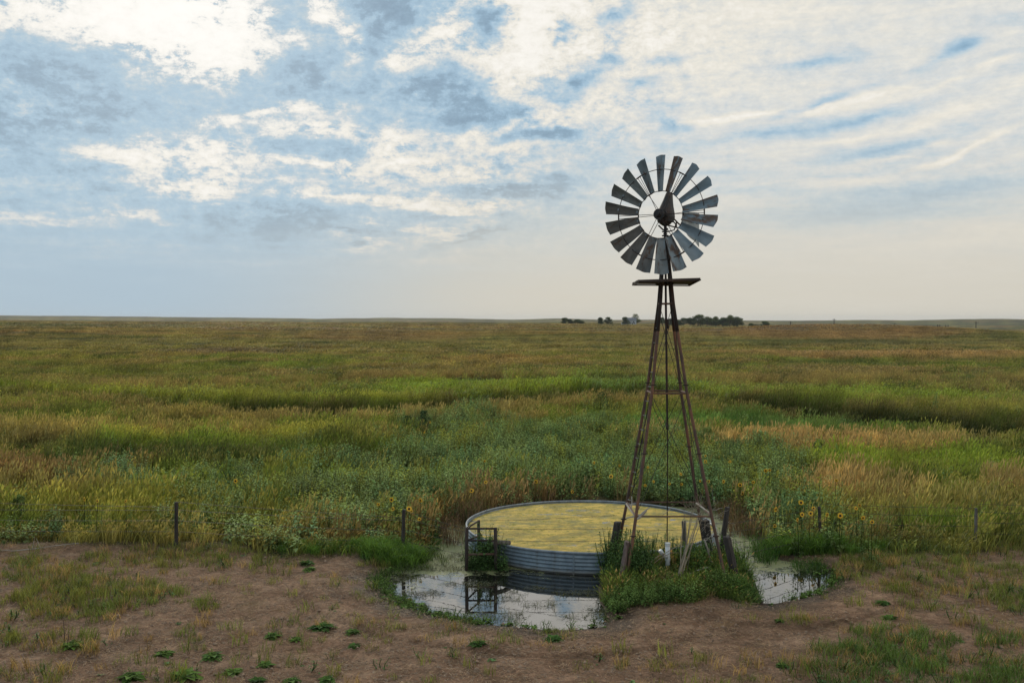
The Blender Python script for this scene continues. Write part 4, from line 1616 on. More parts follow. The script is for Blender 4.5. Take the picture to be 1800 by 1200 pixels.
branch([PT(1165, 905, 20.9), PT(1180, 893, 21.2)], 0.006, 0.004, M['stalk'], 'thin bent stalk in front of the tank between windmill legs', 1, 13)


def stalk_bundle():
    q = random.Random(21)
    mb = MB()
    for i in range(9):
        b = PT(q.uniform(1186, 1206), q.uniform(1005, 1022), 20.3 + q.uniform(-.2, .4))
        tpx = q.uniform(1204, 1236)
        e = PT(tpx, q.uniform(890, 915), 20.9 + q.uniform(-.2, .5))
        m_ = b.lerp(e, 0.5) + Vector((q.uniform(-.05, .05), 0, 0))
        mb.tube([b, m_, e], [0.013, 0.011, 0.006], 5)
    org = PT(1200, 1015, 20.3)
    whole('dry_stalks', mb, M['stalk'], org, 'bundle of tall dry reed stalks leaning right toward the rear windmill leg', 'dry stalks')
    # tangle of dry weed caught on the girt
    mb = MB()
    c = PT(1222, 900, 21.5)
    for i in range(110):
        a = Vector((q.gauss(0, 0.17), q.gauss(0, 0.12), q.gauss(0, 0.13)))
        d = Vector((q.uniform(-1, 1), q.uniform(-0.5, 0.5), q.uniform(-0.6, 1.2))).normalized() * q.uniform(0.08, 0.30)
        p = c + a
        mb.tube([p, p + d * 0.5 + Vector((q.uniform(-.03, .03), 0, q.uniform(-.03, .03))), p + d], [0.004, 0.0035, 0.002], 3, caps=False)
    whole('tumbleweed', mb, M['stalk'], c, 'dry grey tumbleweed tangle caught on the right end of the windmill girt', 'tumbleweed')
    mb = MB()
    c = PT(1252, 935, 21.7)
    for i in range(70):
        a = Vector((q.gauss(0, 0.13), q.gauss(0, 0.1), q.gauss(0, 0.28)))
        d = Vector((q.uniform(-1, 1), q.uniform(-0.5, 0.5), q.uniform(-0.8, 0.8))).normalized() * q.uniform(0.08, 0.32)
        p = c + a
        mb.tube([p, p + d * 0.5 + Vector((q.uniform(-.03, .03), 0, q.uniform(-.03, .03))), p + d], [0.0045, 0.004, 0.002], 3, caps=False)
    whole('dead_vine', mb, M['twig'], c, 'bleached dead vine draped over the thick post at the rear right leg', 'dead vine')


stalk_bundle()


# ------------------------------------------------------------------ scatter system (stuff nobody could count)
def build_gn():
    ng = bpy.data.node_groups.new('scatter_plants', 'GeometryNodeTree')
    ng.interface.new_socket('Geometry', in_out='INPUT', socket_type='NodeSocketGeometry')
    ng.interface.new_socket('Geometry', in_out='OUTPUT', socket_type='NodeSocketGeometry')
    n, l = ng.nodes, ng.links
    gi, go = n.new('NodeGroupInput'), n.new('NodeGroupOutput')

    def named(nm, typ):
        a = n.new('GeometryNodeInputNamedAttribute')
        a.data_type = typ
        a.inputs['Name'].default_value = nm
        return a.outputs['Attribute']
    sep = n.new('GeometryNodeSeparateGeometry')
    sep.domain = 'POINT'
    l.new(gi.outputs[0], sep.inputs['Geometry'])
    l.new(named('is_pt', 'BOOLEAN'), sep.inputs['Selection'])
    sti = n.new('GeometryNodeSplitToInstances')
    sti.domain = 'FACE'
    l.new(sep.outputs['Inverted'], sti.inputs['Geometry'])
    l.new(named('gid', 'INT'), sti.inputs['Group ID'])
    iop = n.new('GeometryNodeInstanceOnPoints')
    l.new(sep.outputs['Selection'], iop.inputs['Points'])
    l.new(sti.outputs['Instances'], iop.inputs['Instance'])
    iop.inputs['Pick Instance'].default_value = True
    l.new(named('var', 'INT'), iop.inputs['Instance Index'])
    er = n.new('FunctionNodeEulerToRotation')
    l.new(named('rot', 'FLOAT_VECTOR'), er.inputs[0])
    l.new(er.outputs[0], iop.inputs['Rotation'])
    l.new(named('scl', 'FLOAT_VECTOR'), iop.inputs['Scale'])
    l.new(iop.outputs[0], go.inputs[0])
    return ng


GN = build_gn()


class TM:
    """template plant: verts, faces with tone / head per vertex"""

    def __init__(s):
        s.v, s.f, s.t, s.h = [], [], [], []

    def strip(s, pts, widths, side, tone, head=0.0, t1=None):
        """ribbon; last width 0 closes to a point"""
        b = len(s.v)
        n = len(pts)
        t1 = tone if t1 is None else t1
        for i, (p, w) in enumerate(zip(pts, widths)):
            tt = tone + (t1 - tone) * i / (n - 1)
            if w <= 0:
                s.v.append(tuple(p))
                s.t.append(tt)
                s.h.append(head)
            else:
                for sg in (-1, 1):
                    s.v.append((p[0] + side[0] * w * sg, p[1] + side[1] * w * sg, p[2] + side[2] * w * sg))
                    s.t.append(tt)
                    s.h.append(head)
        k = b
        for i in range(n - 1):
            if widths[i + 1] <= 0:
                s.f.append((k, k + 1, k + 2))
                k += 2
            else:
                s.f.append((k, k + 1, k + 3, k + 2))
                k += 2

    def leaf(s, base, d, up, L_, W_, tone, head=0.0, droop=0.3):
        """folded pointed leaf, six verts"""
        d = d.normalized()
        sd = d.cross(up)
        sd = sd.normalized() if sd.length > 1e-4 else Vector((1, 0, 0))
        n_ = sd.cross(d)
        b = len(s.v)
        m1 = base + d * L_ * 0.4 + n_ * L_ * 0.05
        m2 = base + d * L_ * 0.95 - Vector((0, 0, 1)) * L_ * droop
        P_ = [base, m1 + sd * W_ + n_ * W_ * 0.35, m1, m1 - sd * W_ + n_ * W_ * 0.35, m2]
        for k, p in enumerate(P_):
            s.v.append(tuple(p))
            s.t.append(tone)
            s.h.append(head)
        s.f += [(b, b + 1, b + 2), (b, b + 2, b + 3), (b + 1, b + 4, b + 2), (b + 2, b + 4, b + 3)]


def grass_clump(seed, n=26, rad=0.22, h=0.6, lean=0.35, w=0.006, heads=0.0, hcol=True, wind=0.25, hl=0.12):
    q = random.Random(seed)
    T = TM()
    for i in range(n):
        a = q.uniform(0, 6.283)
        r = rad * math.sqrt(q.random())
        bx, by = r * math.cos(a), r * math.sin(a)
        hh = h * q.uniform(0.55, 1.1)
        la = q.uniform(0, 6.283)
        ln = lean * hh * q.uniform(0.2, 1.0)
        dx = math.cos(la) * ln + wind * hh * 0.5
        dy = math.sin(la) * ln
        sa = q.uniform(0, 6.283)
        sd_ = (math.cos(sa), math.sin(sa), 0)
        tone = q.random()
        head = q.random() < heads
        ww = w * q.uniform(0.7, 1.3)
        if head:
            hh *= 1.12
            pts = [(bx, by, 0), (bx + dx * 0.3, by + dy * 0.3, hh * 0.6), (bx + dx, by + dy, hh)]
            T.strip(pts, [ww * 0.5, ww * 0.4, ww * 0.3], sd_, tone * 0.6)
            p = pts[-1]
            e = (p[0] + dx * 0.35, p[1] + dy * 0.35, p[2] + hl)
            m_ = ((p[0] + e[0]) / 2, (p[1] + e[1]) / 2, (p[2] + e[2]) / 2)
            T.strip([p, m_, e], [ww * 0.8, ww * 2.2, 0], sd_, 0.3 + 0.7 * q.random(), 1.0)
            s2 = (-sd_[1], sd_[0], 0)
            T.strip([p, m_, e], [ww * 0.8, ww * 2.0, 0], s2, 0.3 + 0.7 * q.random(), 1.0)
        else:
            pts = [(bx, by, 0), (bx + dx * 0.25, by + dy * 0.25, hh * 0.5), (bx + dx * 0.65, by + dy * 0.65, hh * 0.85), (bx + dx * 1.25, by + dy * 1.25, hh * 0.98)]
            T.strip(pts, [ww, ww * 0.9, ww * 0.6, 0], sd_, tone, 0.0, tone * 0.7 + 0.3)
    return T


def leafy_plant(seed, h=1.0, n=46, ls=0.085, spread=0.16, stems=3, yellow=0):
    q = random.Random(seed)
    T = TM()
    for s_ in range(stems):
        a = q.uniform(0, 6.283)
        bx, by = 0.05 * math.cos(a), 0.05 * math.sin(a)
        hh = h * q.uniform(0.7, 1.05)
        tx, ty = bx + spread * math.cos(a) * q.uniform(0.3, 1.3), by + spread * math.sin(a) * q.uniform(0.3, 1.3)
        pts = [(bx, by, 0), ((bx + tx) / 2 - 0.02, (by + ty) / 2, hh * 0.5), (tx, ty, hh)]
        T.strip(pts, [0.007, 0.006, 0.003], (1, 0, 0), 0.1)
        T.strip(pts, [0.007, 0.006, 0.003], (0, 1, 0), 0.1)
        m_ = n // stems
        for i in range(m_):
            t_ = 0.12 + 0.88 * (i + q.random()) / m_
            p = Vector((bx + (tx - bx) * t_, by + (ty - by) * t_, hh * t_))
            az = i * 2.4 + q.uniform(-0.5, 0.5)
            elv = q.uniform(-0.35, 0.35) + 0.45 * t_ * t_
            d = Vector((math.cos(az) * math.cos(elv), math.sin(az) * math.cos(elv), math.sin(elv)))
            # side twigs carry the leaf outwards on the lower half
            tw = q.uniform(0.0, 0.14) * (1.1 - t_)
            L_ = ls * q.uniform(0.7, 1.3) * (1.15 - 0.65 * t_)
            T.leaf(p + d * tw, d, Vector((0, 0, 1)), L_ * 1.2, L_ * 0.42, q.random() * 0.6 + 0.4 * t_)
        # bud cluster at the tip
        for k in range(5):
            az = q.uniform(0, 6.283)
            d = Vector((math.cos(az) * 0.5, math.sin(az) * 0.5, 0.9))
            T.leaf(Vector((tx, ty, hh - 0.01)), d, Vector((0, 0, 1)), ls * 0.5, ls * 0.14, 0.9, droop=0.0)
    return T


def rosette(seed, n=16, L0=0.16, flat=0.35, wd=0.22):
    q = random.Random(seed)
    T = TM()
    for i in range(n):
        az = i * 2.4 + q.uniform(-.3, .3)
        elv = q.uniform(0.1, 0.9) * (1 - flat) + flat * 0.15
        d = Vector((math.cos(az) * math.cos(elv), math.sin(az) * math.cos(elv), math.sin(elv)))
        L_ = L0 * q.uniform(0.6, 1.2)
        T.leaf(Vector((q.uniform(-.02, .02), q.uniform(-.02, .02), 0.005)), d, Vector((0, 0, 1)), L_, L_ * wd, q.random(), droop=0.25)
    return T


def litter(seed, n=26, rad=0.25):
    q = random.Random(seed)
    T = TM()
    for i in range(n):
        a = q.uniform(0, 6.283)
        r = rad * math.sqrt(q.random())
        p = Vector((r * math.cos(a), r * math.sin(a), q.uniform(0.0, 0.012)))
        az = q.uniform(0, 3.14)
        L_ = q.uniform(0.03, 0.12)
        d = Vector((math.cos(az), math.sin(az), q.uniform(-0.05, 0.22)))
        e = p + d * L_
        T.strip([tuple(p), tuple(e)], [0.0022, 0.0018], (-math.sin(az), math.cos(az), 0.3), q.random())
    return T


def clods(seed, n=9, rad=0.25):
    q = random.Random(seed)
    T = TM()
    for i in range(n):
        a = q.uniform(0, 6.283)
        r = rad * math.sqrt(q.random())
        cx_, cy_ = r * math.cos(a), r * math.sin(a)
        s_ = q.uniform(0.006, 0.026)
        b = len(T.v)
        tone = q.random()
        for k in range(5):
            t_ = 6.283 * k / 5
            e = q.uniform(0.7, 1.3) * s_
            T.v.append((cx_ + e * math.cos(t_), cy_ + e * math.sin(t_), -0.004))
            T.t.append(tone)
            T.h.append(0)
        T.v.append((cx_ + q.uniform(-.3, .3) * s_, cy_, s_ * q.uniform(0.5, 0.9)))
        T.t.append(tone)
        T.h.append(0)
        for k in range(5):
            T.f.append((b + k, b + (k + 1) % 5, b + 5))
    return T


def scatter(name, label, cat, templates, x, y, z, rot, scl, c1, c2, m):
    n = len(x)
    V, Fc, TT, HH, GI = [], [], [], [], []
    for g, T in enumerate(templates):
        b = len(V)
        V += T.v
        Fc += [tuple(i + b for i in f_) for f_ in T.f]
        TT += T.t
        HH += T.h
        GI += [g] * len(T.f)
    nt = len(V)
    me = bpy.data.meshes.new(name)
    pts = np.stack([x, y, z], 1)
    allv = np.concatenate([np.array(V, np.float32), pts.astype(np.float32)])
    me.from_pydata([], [], [])
    me.vertices.add(len(allv))
    me.vertices.foreach_set('co', allv.ravel())
    ls, lt, vi = [], [], []
    k = 0
    for f_ in Fc:
        ls.append(k)
        lt.append(len(f_))
        vi += f_
        k += len(f_)
    me.loops.add(len(vi))
    me.loops.foreach_set('vertex_index', vi)
    me.polygons.add(len(Fc))
    me.polygons.foreach_set('loop_start', ls)
    me.polygons.foreach_set('loop_total', lt)
    me.update()

    def at(nm, typ, dom, key, data):
        a = me.attributes.new(nm, typ, dom)
        a.data.foreach_set(key, np.ascontiguousarray(data).ravel())

    def pad(arr, k_):
        return np.concatenate([np.zeros((nt, k_), np.float32), np.asarray(arr, np.float32).reshape(n, k_)])
    at('is_pt', 'BOOLEAN', 'POINT', 'value', np.concatenate([np.zeros(nt, bool), np.ones(n, bool)]))
    at('rot', 'FLOAT_VECTOR', 'POINT', 'vector', pad(rot, 3))
    at('scl', 'FLOAT_VECTOR', 'POINT', 'vector', pad(scl, 3))
    one = np.ones((n, 1))
    at('col', 'FLOAT_COLOR', 'POINT', 'color', pad(np.concatenate([c1, one], 1), 4))
    at('col2', 'FLOAT_COLOR', 'POINT', 'color', pad(np.concatenate([c2, one], 1), 4))
    at('tone', 'FLOAT', 'POINT', 'value', np.concatenate([np.array(TT, np.float32), np.zeros(n, np.float32)]))
    at('head', 'FLOAT', 'POINT', 'value', np.concatenate([np.array(HH, np.float32), np.zeros(n, np.float32)]))
    at('var', 'INT', 'POINT', 'value', np.concatenate([np.zeros(nt, np.int32), RG.integers(0, len(templates), n).astype(np.int32)]))
    at('gid', 'INT', 'FACE', 'value', np.array(GI, np.int32))
    me.materials.append(m)
    o = link(name, me)
    tag(o, label, cat, kind='stuff')
    md = o.modifiers.new('scatter', 'NODES')
    md.node_group = GN
    return o


def sample(y0, y1, dens, umax=0.66):
    """uniform ground points in a wedge in front of the yard"""
    area = umax * (y1 * y1 - y0 * y0)
    n = int(area * dens)
    y = np.sqrt(RG.random(n) * (y1 * y1 - y0 * y0) + y0 * y0)
    x = (RG.random(n) * 2 - 1) * umax * y
    return x, y


def keep_meadow(x, y):
    s = pond_sd(x, y)
    fl = fence_line(x) + (fbm(x / 1.1, y / 1.1, 3, 15) - 0.5) * 1.2
    tank = (x - TANK[0]) ** 2 + (y - TANK[1]) ** 2 > (TANK[2] + 0.15) ** 2
    return (y > fl) & (s > 0.05) & tank


def rots(n, tilt=0.12):
    return np.stack([(RG.random(n) - 0.5) * tilt, (RG.random(n) - 0.5) * tilt, RG.random(n) * 6.283], 1)


def lowrot(n, tilt=0.1, wind=0.6):
    return np.stack([(RG.random(n) - 0.5) * tilt, (RG.random(n) - 0.5) * tilt, (RG.random(n) - 0.5) * 2 * wind], 1)


def build_meadow():
    # four distance bands: clumps grow as detail shrinks
    bands = [('meadow_grass', 'tall mixed prairie grass just beyond the fence', 22.5, 62, 15.0, 1.0, 0.88, 0.0),
             ('prairie_grass', 'tall prairie grass around the creek bends', 62, 150, 3.6, 2.0, 0.85, 0.0),
             ('distant_grass', 'brown and green grass of the open prairie', 150, 420, 0.62, 4.6, 0.72, 0.0),
             ('far_grass', 'short rough grass on the far prairie swells', 420, 1200, 0.060, 14.0, 0.85, 0.0)]
    for bi, (name, label, y0, y1, dens, sxy, sz, _) in enumerate(bands):
        x, y = sample(y0, y1, dens)
        ok = keep_meadow(x, y)
        lw = leafy_w(x, y)
        ok &= RG.random(len(x)) > lw * 0.93
        x, y, lw = x[ok], y[ok], lw[ok]
        c, n1, n2, n3 = meadow_col(x, y)
        px, py = meadow_px(x, y)
        z = ground_z(x, y) - 0.02
        n = len(x)
        hn = 0.10 + 1.75 * fbm(x / (2.5 * sxy ** 0.7), y / (2.5 * sxy ** 0.7), 3, 101)
        dA = py - np.interp(px, *LA)
        hn = hn * (1 + 0.25 * np.exp(-((dA + 8) / 7) ** 2) * sstep(y, 40, 60))
        near_edge = sstep(y - fence_line(x), 0, 3.0)
        hn = hn * (0.62 + 0.38 * near_edge)
        # calmer, brown stems behind the tank
        # yellow-brown grasses carry pale heads; green ones dull heads
        brownish = np.clip((c[:, 0] / (c[:, 1] + 1e-4) - 0.8) * 1.6, 0, 1)[:, None]
        c2 = c * 0.8 + np.array([[0.20, 0.145, 0.075]]) * (0.35 + 0.65 * brownish) * 0.8
        c1 = c * (1 - 0.10 * brownish)
        scl = np.stack([sxy * (0.8 + 0.5 * RG.random(n)), sxy * (0.8 + 0.5 * RG.random(n)), sz * hn * (0.85 + 0.3 * RG.random(n))], 1)
        if bi == 0:
            tp = [grass_clump(200 + i, 24, 0.24, 0.62, 0.38, 0.0095, heads=0.10 + 0.09 * (i % 3)) for i in range(6)]
        elif bi == 1:
            tp = [grass_clump(220 + i, 20, 0.24, 0.62, 0.38, 0.011, heads=0.12 + 0.08 * (i % 3)) for i in range(5)]
        else:
            tp = [grass_clump(240 + i, 15, 0.26, 0.55, 0.32, 0.012, heads=0.25) for i in range(4)]
        scatter(name, label, 'grass', tp, x, y, z, lowrot(n, 0.12, 0.9), scl, c1, c2, M['grass'])
    # seed-headed stand: tan patches, brown strip
    x, y = sample(22.5, 90, 9.0)
    ok = keep_meadow(x, y)
    x, y = x[ok], y[ok]
    c, n1, n2, n3 = meadow_col(x, y)
    br = c[:, 0] / (c[:, 1] + 1e-4)
    lw = leafy_w(x, y)
    ok = (RG.random(len(x)) < np.clip((br - 1.0) * 2.4, 0.02, 1)) & (RG.random(len(x)) > lw * 0.9)
    x, y, c = x[ok], y[ok], c[ok]
    n = len(x)
    near_edge = sstep(y - fence_line(x), 0, 2.5)
    sc_ = (0.8 + 0.4 * RG.random(n)) * (0.7 + 0.3 * near_edge)
    tp = [grass_clump(260 + i, 20, 0.20, 0.72, 0.22, 0.0062, heads=0.75, hl=0.16) for i in range(5)]
    c2 = c * 0.70 + np.array([[0.12, 0.10, 0.06]])
    scatter('seeding_grass', 'tan and reddish seeding grass in patches through the meadow', 'grass', tp, x, y, ground_z(x, y) - 0.02, lowrot(n, 0.1, 0.8),
            np.stack([sc_ * 1.05, sc_ * 1.05, sc_], 1), c, c2, M['grass'])
    # broad-leaved stand
    x, y = sample(22.5, 66, 8.0)
    ok = keep_meadow(x, y)
    x, y = x[ok], y[ok]
    lw = leafy_w(x, y)
    ok = RG.random(len(x)) < np.maximum(lw, 0.015)
    x, y = x[ok], y[ok]
    n = len(x)
    g = fbm(x / 2.2, y / 2.2, 3, 111)[:, None]
    g2 = fbm(x / 0.9 + 9, y / 0.9, 2, 117)[:, None]
    c = np.array([[0.155, 0.205, 0.060]]) * (1 - g) + np.array([[0.355, 0.430, 0.165]]) * g
    c = np.where(g2 > 0.66, c * np.array([[1.25, 1.05, 0.6]]), c)
    c = np.where(g2 < 0.34, c * np.array([[0.75, 0.92, 1.05]]), c)
    c = c * (0.75 + 0.5 * RG.random((n, 1)))
    hv = 0.25 + 1.55 * fbm(x / 1.3, y / 1.3, 3, 121)
    hv = hv * (0.55 + 0.45 * sstep(y - fence_line(x), 0.2, 3.0))
    tp = [leafy_plant(300 + i, 0.80, 48, 0.125, 0.22, 3) for i in range(5)] + [leafy_plant(310 + i, 0.75, 84, 0.075, 0.20, 5) for i in range(4)]
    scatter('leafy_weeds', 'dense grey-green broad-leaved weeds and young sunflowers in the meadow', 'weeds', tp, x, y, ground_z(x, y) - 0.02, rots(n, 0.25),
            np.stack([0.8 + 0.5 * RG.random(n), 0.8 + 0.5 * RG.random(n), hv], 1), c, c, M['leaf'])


build_meadow()


def yard_cover(x, y):
    """short grass cover on the dirt yard"""
    px = 900 + F * x / y
    py = 562 + F * (CH - 0.1) / y
    n3 = fbm(x / 0.8, y / 0.8, 3, 131) - 0.5
    n4 = fbm(x / 2.5, y / 2.5, 2, 137) - 0.5
    w = np.zeros(len(x))
    for (cx, cy, rx, ry, k) in [(130, 1055, 110, 40, 0.9), (240, 1045, 80, 20, 0.9), (60, 1000, 120, 22, 0.55), (300, 985, 190, 18, 0.55),
                                (90, 1125, 100, 20, 0.45), (10, 1100, 50, 30, 0.4), (350, 1065, 40, 10, 0.5), (50, 1190, 80, 20, 0.4),
                                (1600, 1140, 150, 34, 1.0), (1480, 1185, 110, 30, 0.85), (1700, 1185, 160, 40, 1.0), (1770, 1130, 70, 22, 0.85),
                                (1700, 1020, 160, 36, 0.5), (1540, 990, 70, 16, 0.85), (1505, 1015, 40, 14, 0.7), (1620, 975, 180, 14, 0.75),
                                (1790, 1060, 40, 26, 0.8), (1640, 1070, 80, 20, 0.3), (1410, 1095, 40, 7, 0.5), (480, 985, 60, 14, 0.4),
                                (1780, 960, 80, 24, 0.6), (690, 1000, 60, 20, 0.7)]:
        q = ((px - cx) / rx) ** 2 + ((py - cy) / ry) ** 2 + n3 * 1.6 + n4 * 0.8
        w = np.maximum(w, sstep(q, 1.4, 0.5) * k)
    return np.maximum(w, 0.04 + 0.10 * sstep(n4, 0.0, 0.2)), px, py


def build_yard():
    x, y = sample(13.5, 25, 46.0, 0.62)
    s = pond_sd(x, y)
    w, px, py = yard_cover(x, y)
    fl = fence_line(x) + 0.5
    ok = (s > 0.12) & (y < fl) & (RG.random(len(x)) < w)
    x, y, px, py = x[ok], y[ok], px[ok], py[ok]
    n = len(x)
    g = fbm(x / 1.3, y / 1.3, 3, 141)[:, None]
    c = np.array([[0.095, 0.155, 0.042]]) * (1 - g) + np.array([[0.195, 0.210, 0.060]]) * g
    dk = (sstep(px, 1350, 1500) * sstep(py, 1090, 1120))[:, None] * 0.9
    c = c * (1 - dk) + dk * np.array([[0.080, 0.150, 0.042]]) * (0.8 + 0.5 * g)
    dry = (RG.random((n, 1)) < 0.22)
    c = np.where(dry, np.array([[0.36, 0.24, 0.10]]), c * np.array([[1.25, 1.1, 1.0]]))
    c = c * (0.75 + 0.5 * RG.random((n, 1)))
    tp = [grass_clump(320 + i, 26, 0.13, 0.16, 0.9, 0.0038, wind=0.1) for i in range(4)] + [grass_clump(330 + i, 30, 0.16, 0.09, 1.2, 0.003, wind=0.0) for i in range(3)]
    sc_ = 0.7 + 0.7 * RG.random(n)
    scatter('yard_grass', 'short patchy grass on the trampled dirt yard', 'grass', tp, x, y, ground_z(x, y) - 0.01, rots(n, 0.2),
            np.stack([sc_, sc_, sc_ * (0.8 + 0.6 * RG.random(n))], 1), c, c, M['grass'])
    # small herbs among it
    x, y = sample(13.5, 25, 9.0, 0.62)
    s = pond_sd(x, y)
    w, px, py = yard_cover(x, y)
    ok = (s > 0.15) & (y < fence_line(x) + 0.6) & (RG.random(len(x)) < w * 0.7)
    x, y = x[ok], y[ok]
    n = len(x)
    c = np.array([[0.120, 0.190, 0.070]]) * (0.7 + 0.7 * RG.random((n, 1)))
    tp = [leafy_plant(340 + i, 0.16, 22, 0.035, 0.08, 3) for i in range(4)] + [rosette(350 + i, 12, 0.07) for i in range(2)]
    sc_ = 0.6 + 0.9 * RG.random(n)
    scatter('yard_herbs', 'small pale green herbs dotted over the dirt yard', 'herbs', tp, x, y, ground_z(x, y) - 0.005, rots(n, 0.2),
            np.stack([sc_, sc_, sc_], 1), c, c, M['leaf'])
    # straw and clods
    x, y = sample(13.3, 25.5, 26.0, 0.62)
    s = pond_sd(x, y)
    ok = (s > 0.2) & (y < fence_line(x) + 0.8)
    x, y = x[ok], y[ok]
    n = len(x)
    c = np.array([[0.38, 0.25, 0.13]]) * (0.35 + 1.1 * RG.random((n, 1)))
    scatter('straw_litter', 'dry straw litter strewn on bare dirt', 'straw', [litter(360 + i) for i in range(5)], x, y, ground_z(x, y) + 0.004, rots(n, 0.05),
            np.ones((n, 3)), c, c, M['grass'])
    x, y = sample(13.3, 25.0, 12.0, 0.62)
    s = pond_sd(x, y)
    ok = (s > 0.15) & (y < fence_line(x))
    x, y = x[ok], y[ok]
    n = len(x)
    c = np.array([[0.24, 0.15, 0.095]]) * (0.6 + 0.9 * RG.random((n, 1)))
    scatter('dirt_clods', 'small crumbled dirt clods on the bare yard', 'dirt', [clods(370 + i) for i in range(5)], x, y, ground_z(x, y) + 0.002, rots(n, 0.05),
            np.ones((n, 3)) * (0.6 + 1.2 * RG.random((n, 1)) ** 3), c, c, mat('clod_dirt', (0.15, 0.105, 0.075), 0.95, fn=two_tone((0.17, 0.10, 0.062), (0.34, 0.22, 0.14), 12)))


build_yard()


def build_banks():
    # lush green mounds at the fence feet on both sides of the pond, and the pond's green lip
    X, Y_, K = [], [], []

    def add(n, cx, cy, rx, ry, k):
        for _ in range(n):
            a = rnd.uniform(0, 6.283)
            r = math.sqrt(rnd.random())
            p = GP(cx + rx * r * math.cos(a), cy + ry * r * math.sin(a), 0.05)
            X.append(p.x)
            Y_.append(p.y)
            K.append(k)
    add(140, 692, 984, 50, 11, 0.95)
    add(70, 655, 975, 40, 10, 0.7)
    add(60, 560, 972, 80, 8, 0.6)
    add(180, 1418, 966, 66, 10, 0.95)
    add(60, 1500, 968, 60, 12, 0.7)
    add(20, 1362, 966, 16, 6, 0.7)
    x, y, k = np.array(X), np.array(Y_), np.array(K)
    n = len(x)
    c = np.array([[0.115, 0.20, 0.036]]) * (0.75 + 0.7 * RG.random((n, 1)))
    tp = [grass_clump(400 + i, 34, 0.15, 0.36, 0.9, 0.0065, wind=0.0) for i in range(5)]
    scatter('bank_grass', 'lush bright green grass mounds on the pond banks at both fence ends', 'grass', tp, x, y, np.maximum(ground_z(x, y), -0.03), rots(n, 0.3),
            np.stack([k * 1.1, k * 1.1, k * (0.7 + 0.5 * RG.random(n))], 1), c, c, M['grass'])
    # mound under the tower: mixed grass, weeds
    X, Y_, K, Gk = [], [], [], []
    for _ in range(2600):
        x_, y_ = rnd.uniform(1.9, 5.1), rnd.uniform(18.4, 22.9)
        s = float(pond_sd(np.array([x_]), np.array([y_]))[0])
        front = 18.95 + 0.12 * math.sin(x_ * 5) + 0.30 * max(0, (x_ - 3.4) / 1.4)
        if s < -0.08 or y_ < front or x_ > (0.243 + 0.006 * math.sin(y_ * 7)) * y_:
            continue
        if (x_ - TANK[0]) ** 2 + (y_ - TANK[1]) ** 2 < (TANK[2] + 0.12) ** 2:
            continue
        X.append(x_)
        Y_.append(y_)
    x, y = np.array(X), np.array(Y_)
    n = len(x)
    edge = sstep(y, 18.9, 19.8)
    g = fbm(x / 0.5, y / 0.5, 2, 151)
    h = (0.22 + 0.40 * g) * (0.42 + 0.58 * edge)
    h = h * np.where((np.abs(x - 3.38) < 0.38) & (y > 19.7) & (y < 21.1), 0.45, 1.0)
    c = np.array([[0.090, 0.140, 0.030]]) * (1 - g[:, None]) + np.array([[0.155, 0.190, 0.048]]) * g[:, None]
    c = np.where(RG.random((n, 1)) < 0.12, np.array([[0.36, 0.25, 0.11]]), c) * (0.7 + 0.6 * RG.random((n, 1)))
    tp = [grass_clump(420 + i, 26, 0.13, 0.62, 0.35, 0.0055, heads=0.2, wind=0.05) for i in range(5)]
    sel = RG.random(n) < 0.72
    scatter('mound_grass', 'rank green grass growing over the mound under the windmill', 'grass', tp, x[sel], y[sel], np.maximum(ground_z(x[sel], y[sel]), -0.05) - 0.01, rots(sel.sum(), 0.2),
            np.stack([np.ones(sel.sum()), np.ones(sel.sum()), h[sel] * 1.15], 1), c[sel], c[sel] * 1.3, M['grass'])
    # broad weeds placed where the photo shows leafy clumps
    X, Y_, S_, C_ = [], [], [], []
    for (cx, cy, Y0, rx, n_, s_, cc) in [(1082, 960, 21.4, 0.28, 26, 0.95, 0), (1090, 1000, 20.6, 0.30, 20, 0.8, 0), (1128, 985, 20.7, 0.28, 26, 1.0, 0), (1112, 1010, 20.2, 0.28, 18, 0.8, 0),
                                         (1102, 1050, 19.4, 0.28, 14, 0.40, 1), (1078, 1062, 19.2, 0.16, 10, 0.38, 1), (1132, 1070, 19.0, 0.28, 16, 0.42, 1), (1210, 1065, 19.1, 0.32, 14, 0.36, 1),
                                         (1170, 1065, 19.1, 0.3, 12, 0.30, 1), (1086, 1080, 18.7, 0.16, 12, 0.28, 1), (1097, 1058, 19.0, 0.14, 8, 0.35, 1), (1306, 1050, 19.6, 0.30, 22, 0.42, 2), (1290, 985, 21.4, 0.28, 20, 0.8, 2), (1298, 1000, 20.9, 0.24, 14, 0.55, 2),
                                         (1265, 1040, 19.8, 0.4, 20, 0.5, 1), (1318, 1035, 19.9, 0.22, 12, 0.38, 2), (1325, 1062, 19.3, 0.16, 10, 0.26, 1), (1312, 1010, 20.6, 0.14, 8, 0.4, 2), (1218, 985, 21.2, 0.34, 22, 0.75, 0), (1150, 955, 21.9, 0.5, 24, 0.8, 0), (1240, 1000, 20.8, 0.35, 16, 0.7, 2),
                                         (845, 1000, 22.2, 0.30, 26, 0.75, 0), (860, 985, 22.3, 0.2, 12, 0.95, 0), (880, 1005, 22.0, 0.16, 8, 0.5, 0), (838, 1003, 21.9, 0.2, 10, 0.35, 0)]:
        for _ in range(n_):
            a = rnd.uniform(0, 6.283)
            r = rx * math.sqrt(rnd.random())
            X.append((cx - 900) / F * Y0 + r * math.cos(a))
            Y_.append(Y0 + r * math.sin(a))
            S_.append(s_ * rnd.uniform(0.65, 1.15))
            b = ((0.085, 0.145, 0.045), (0.15, 0.225, 0.06), (0.10, 0.17, 0.04))[cc]
            q = rnd.uniform(0.7, 1.4)
            C_.append([v * q for v in b])
    x, y, s_, c = np.array(X), np.array(Y_), np.array(S_), np.array(C_)
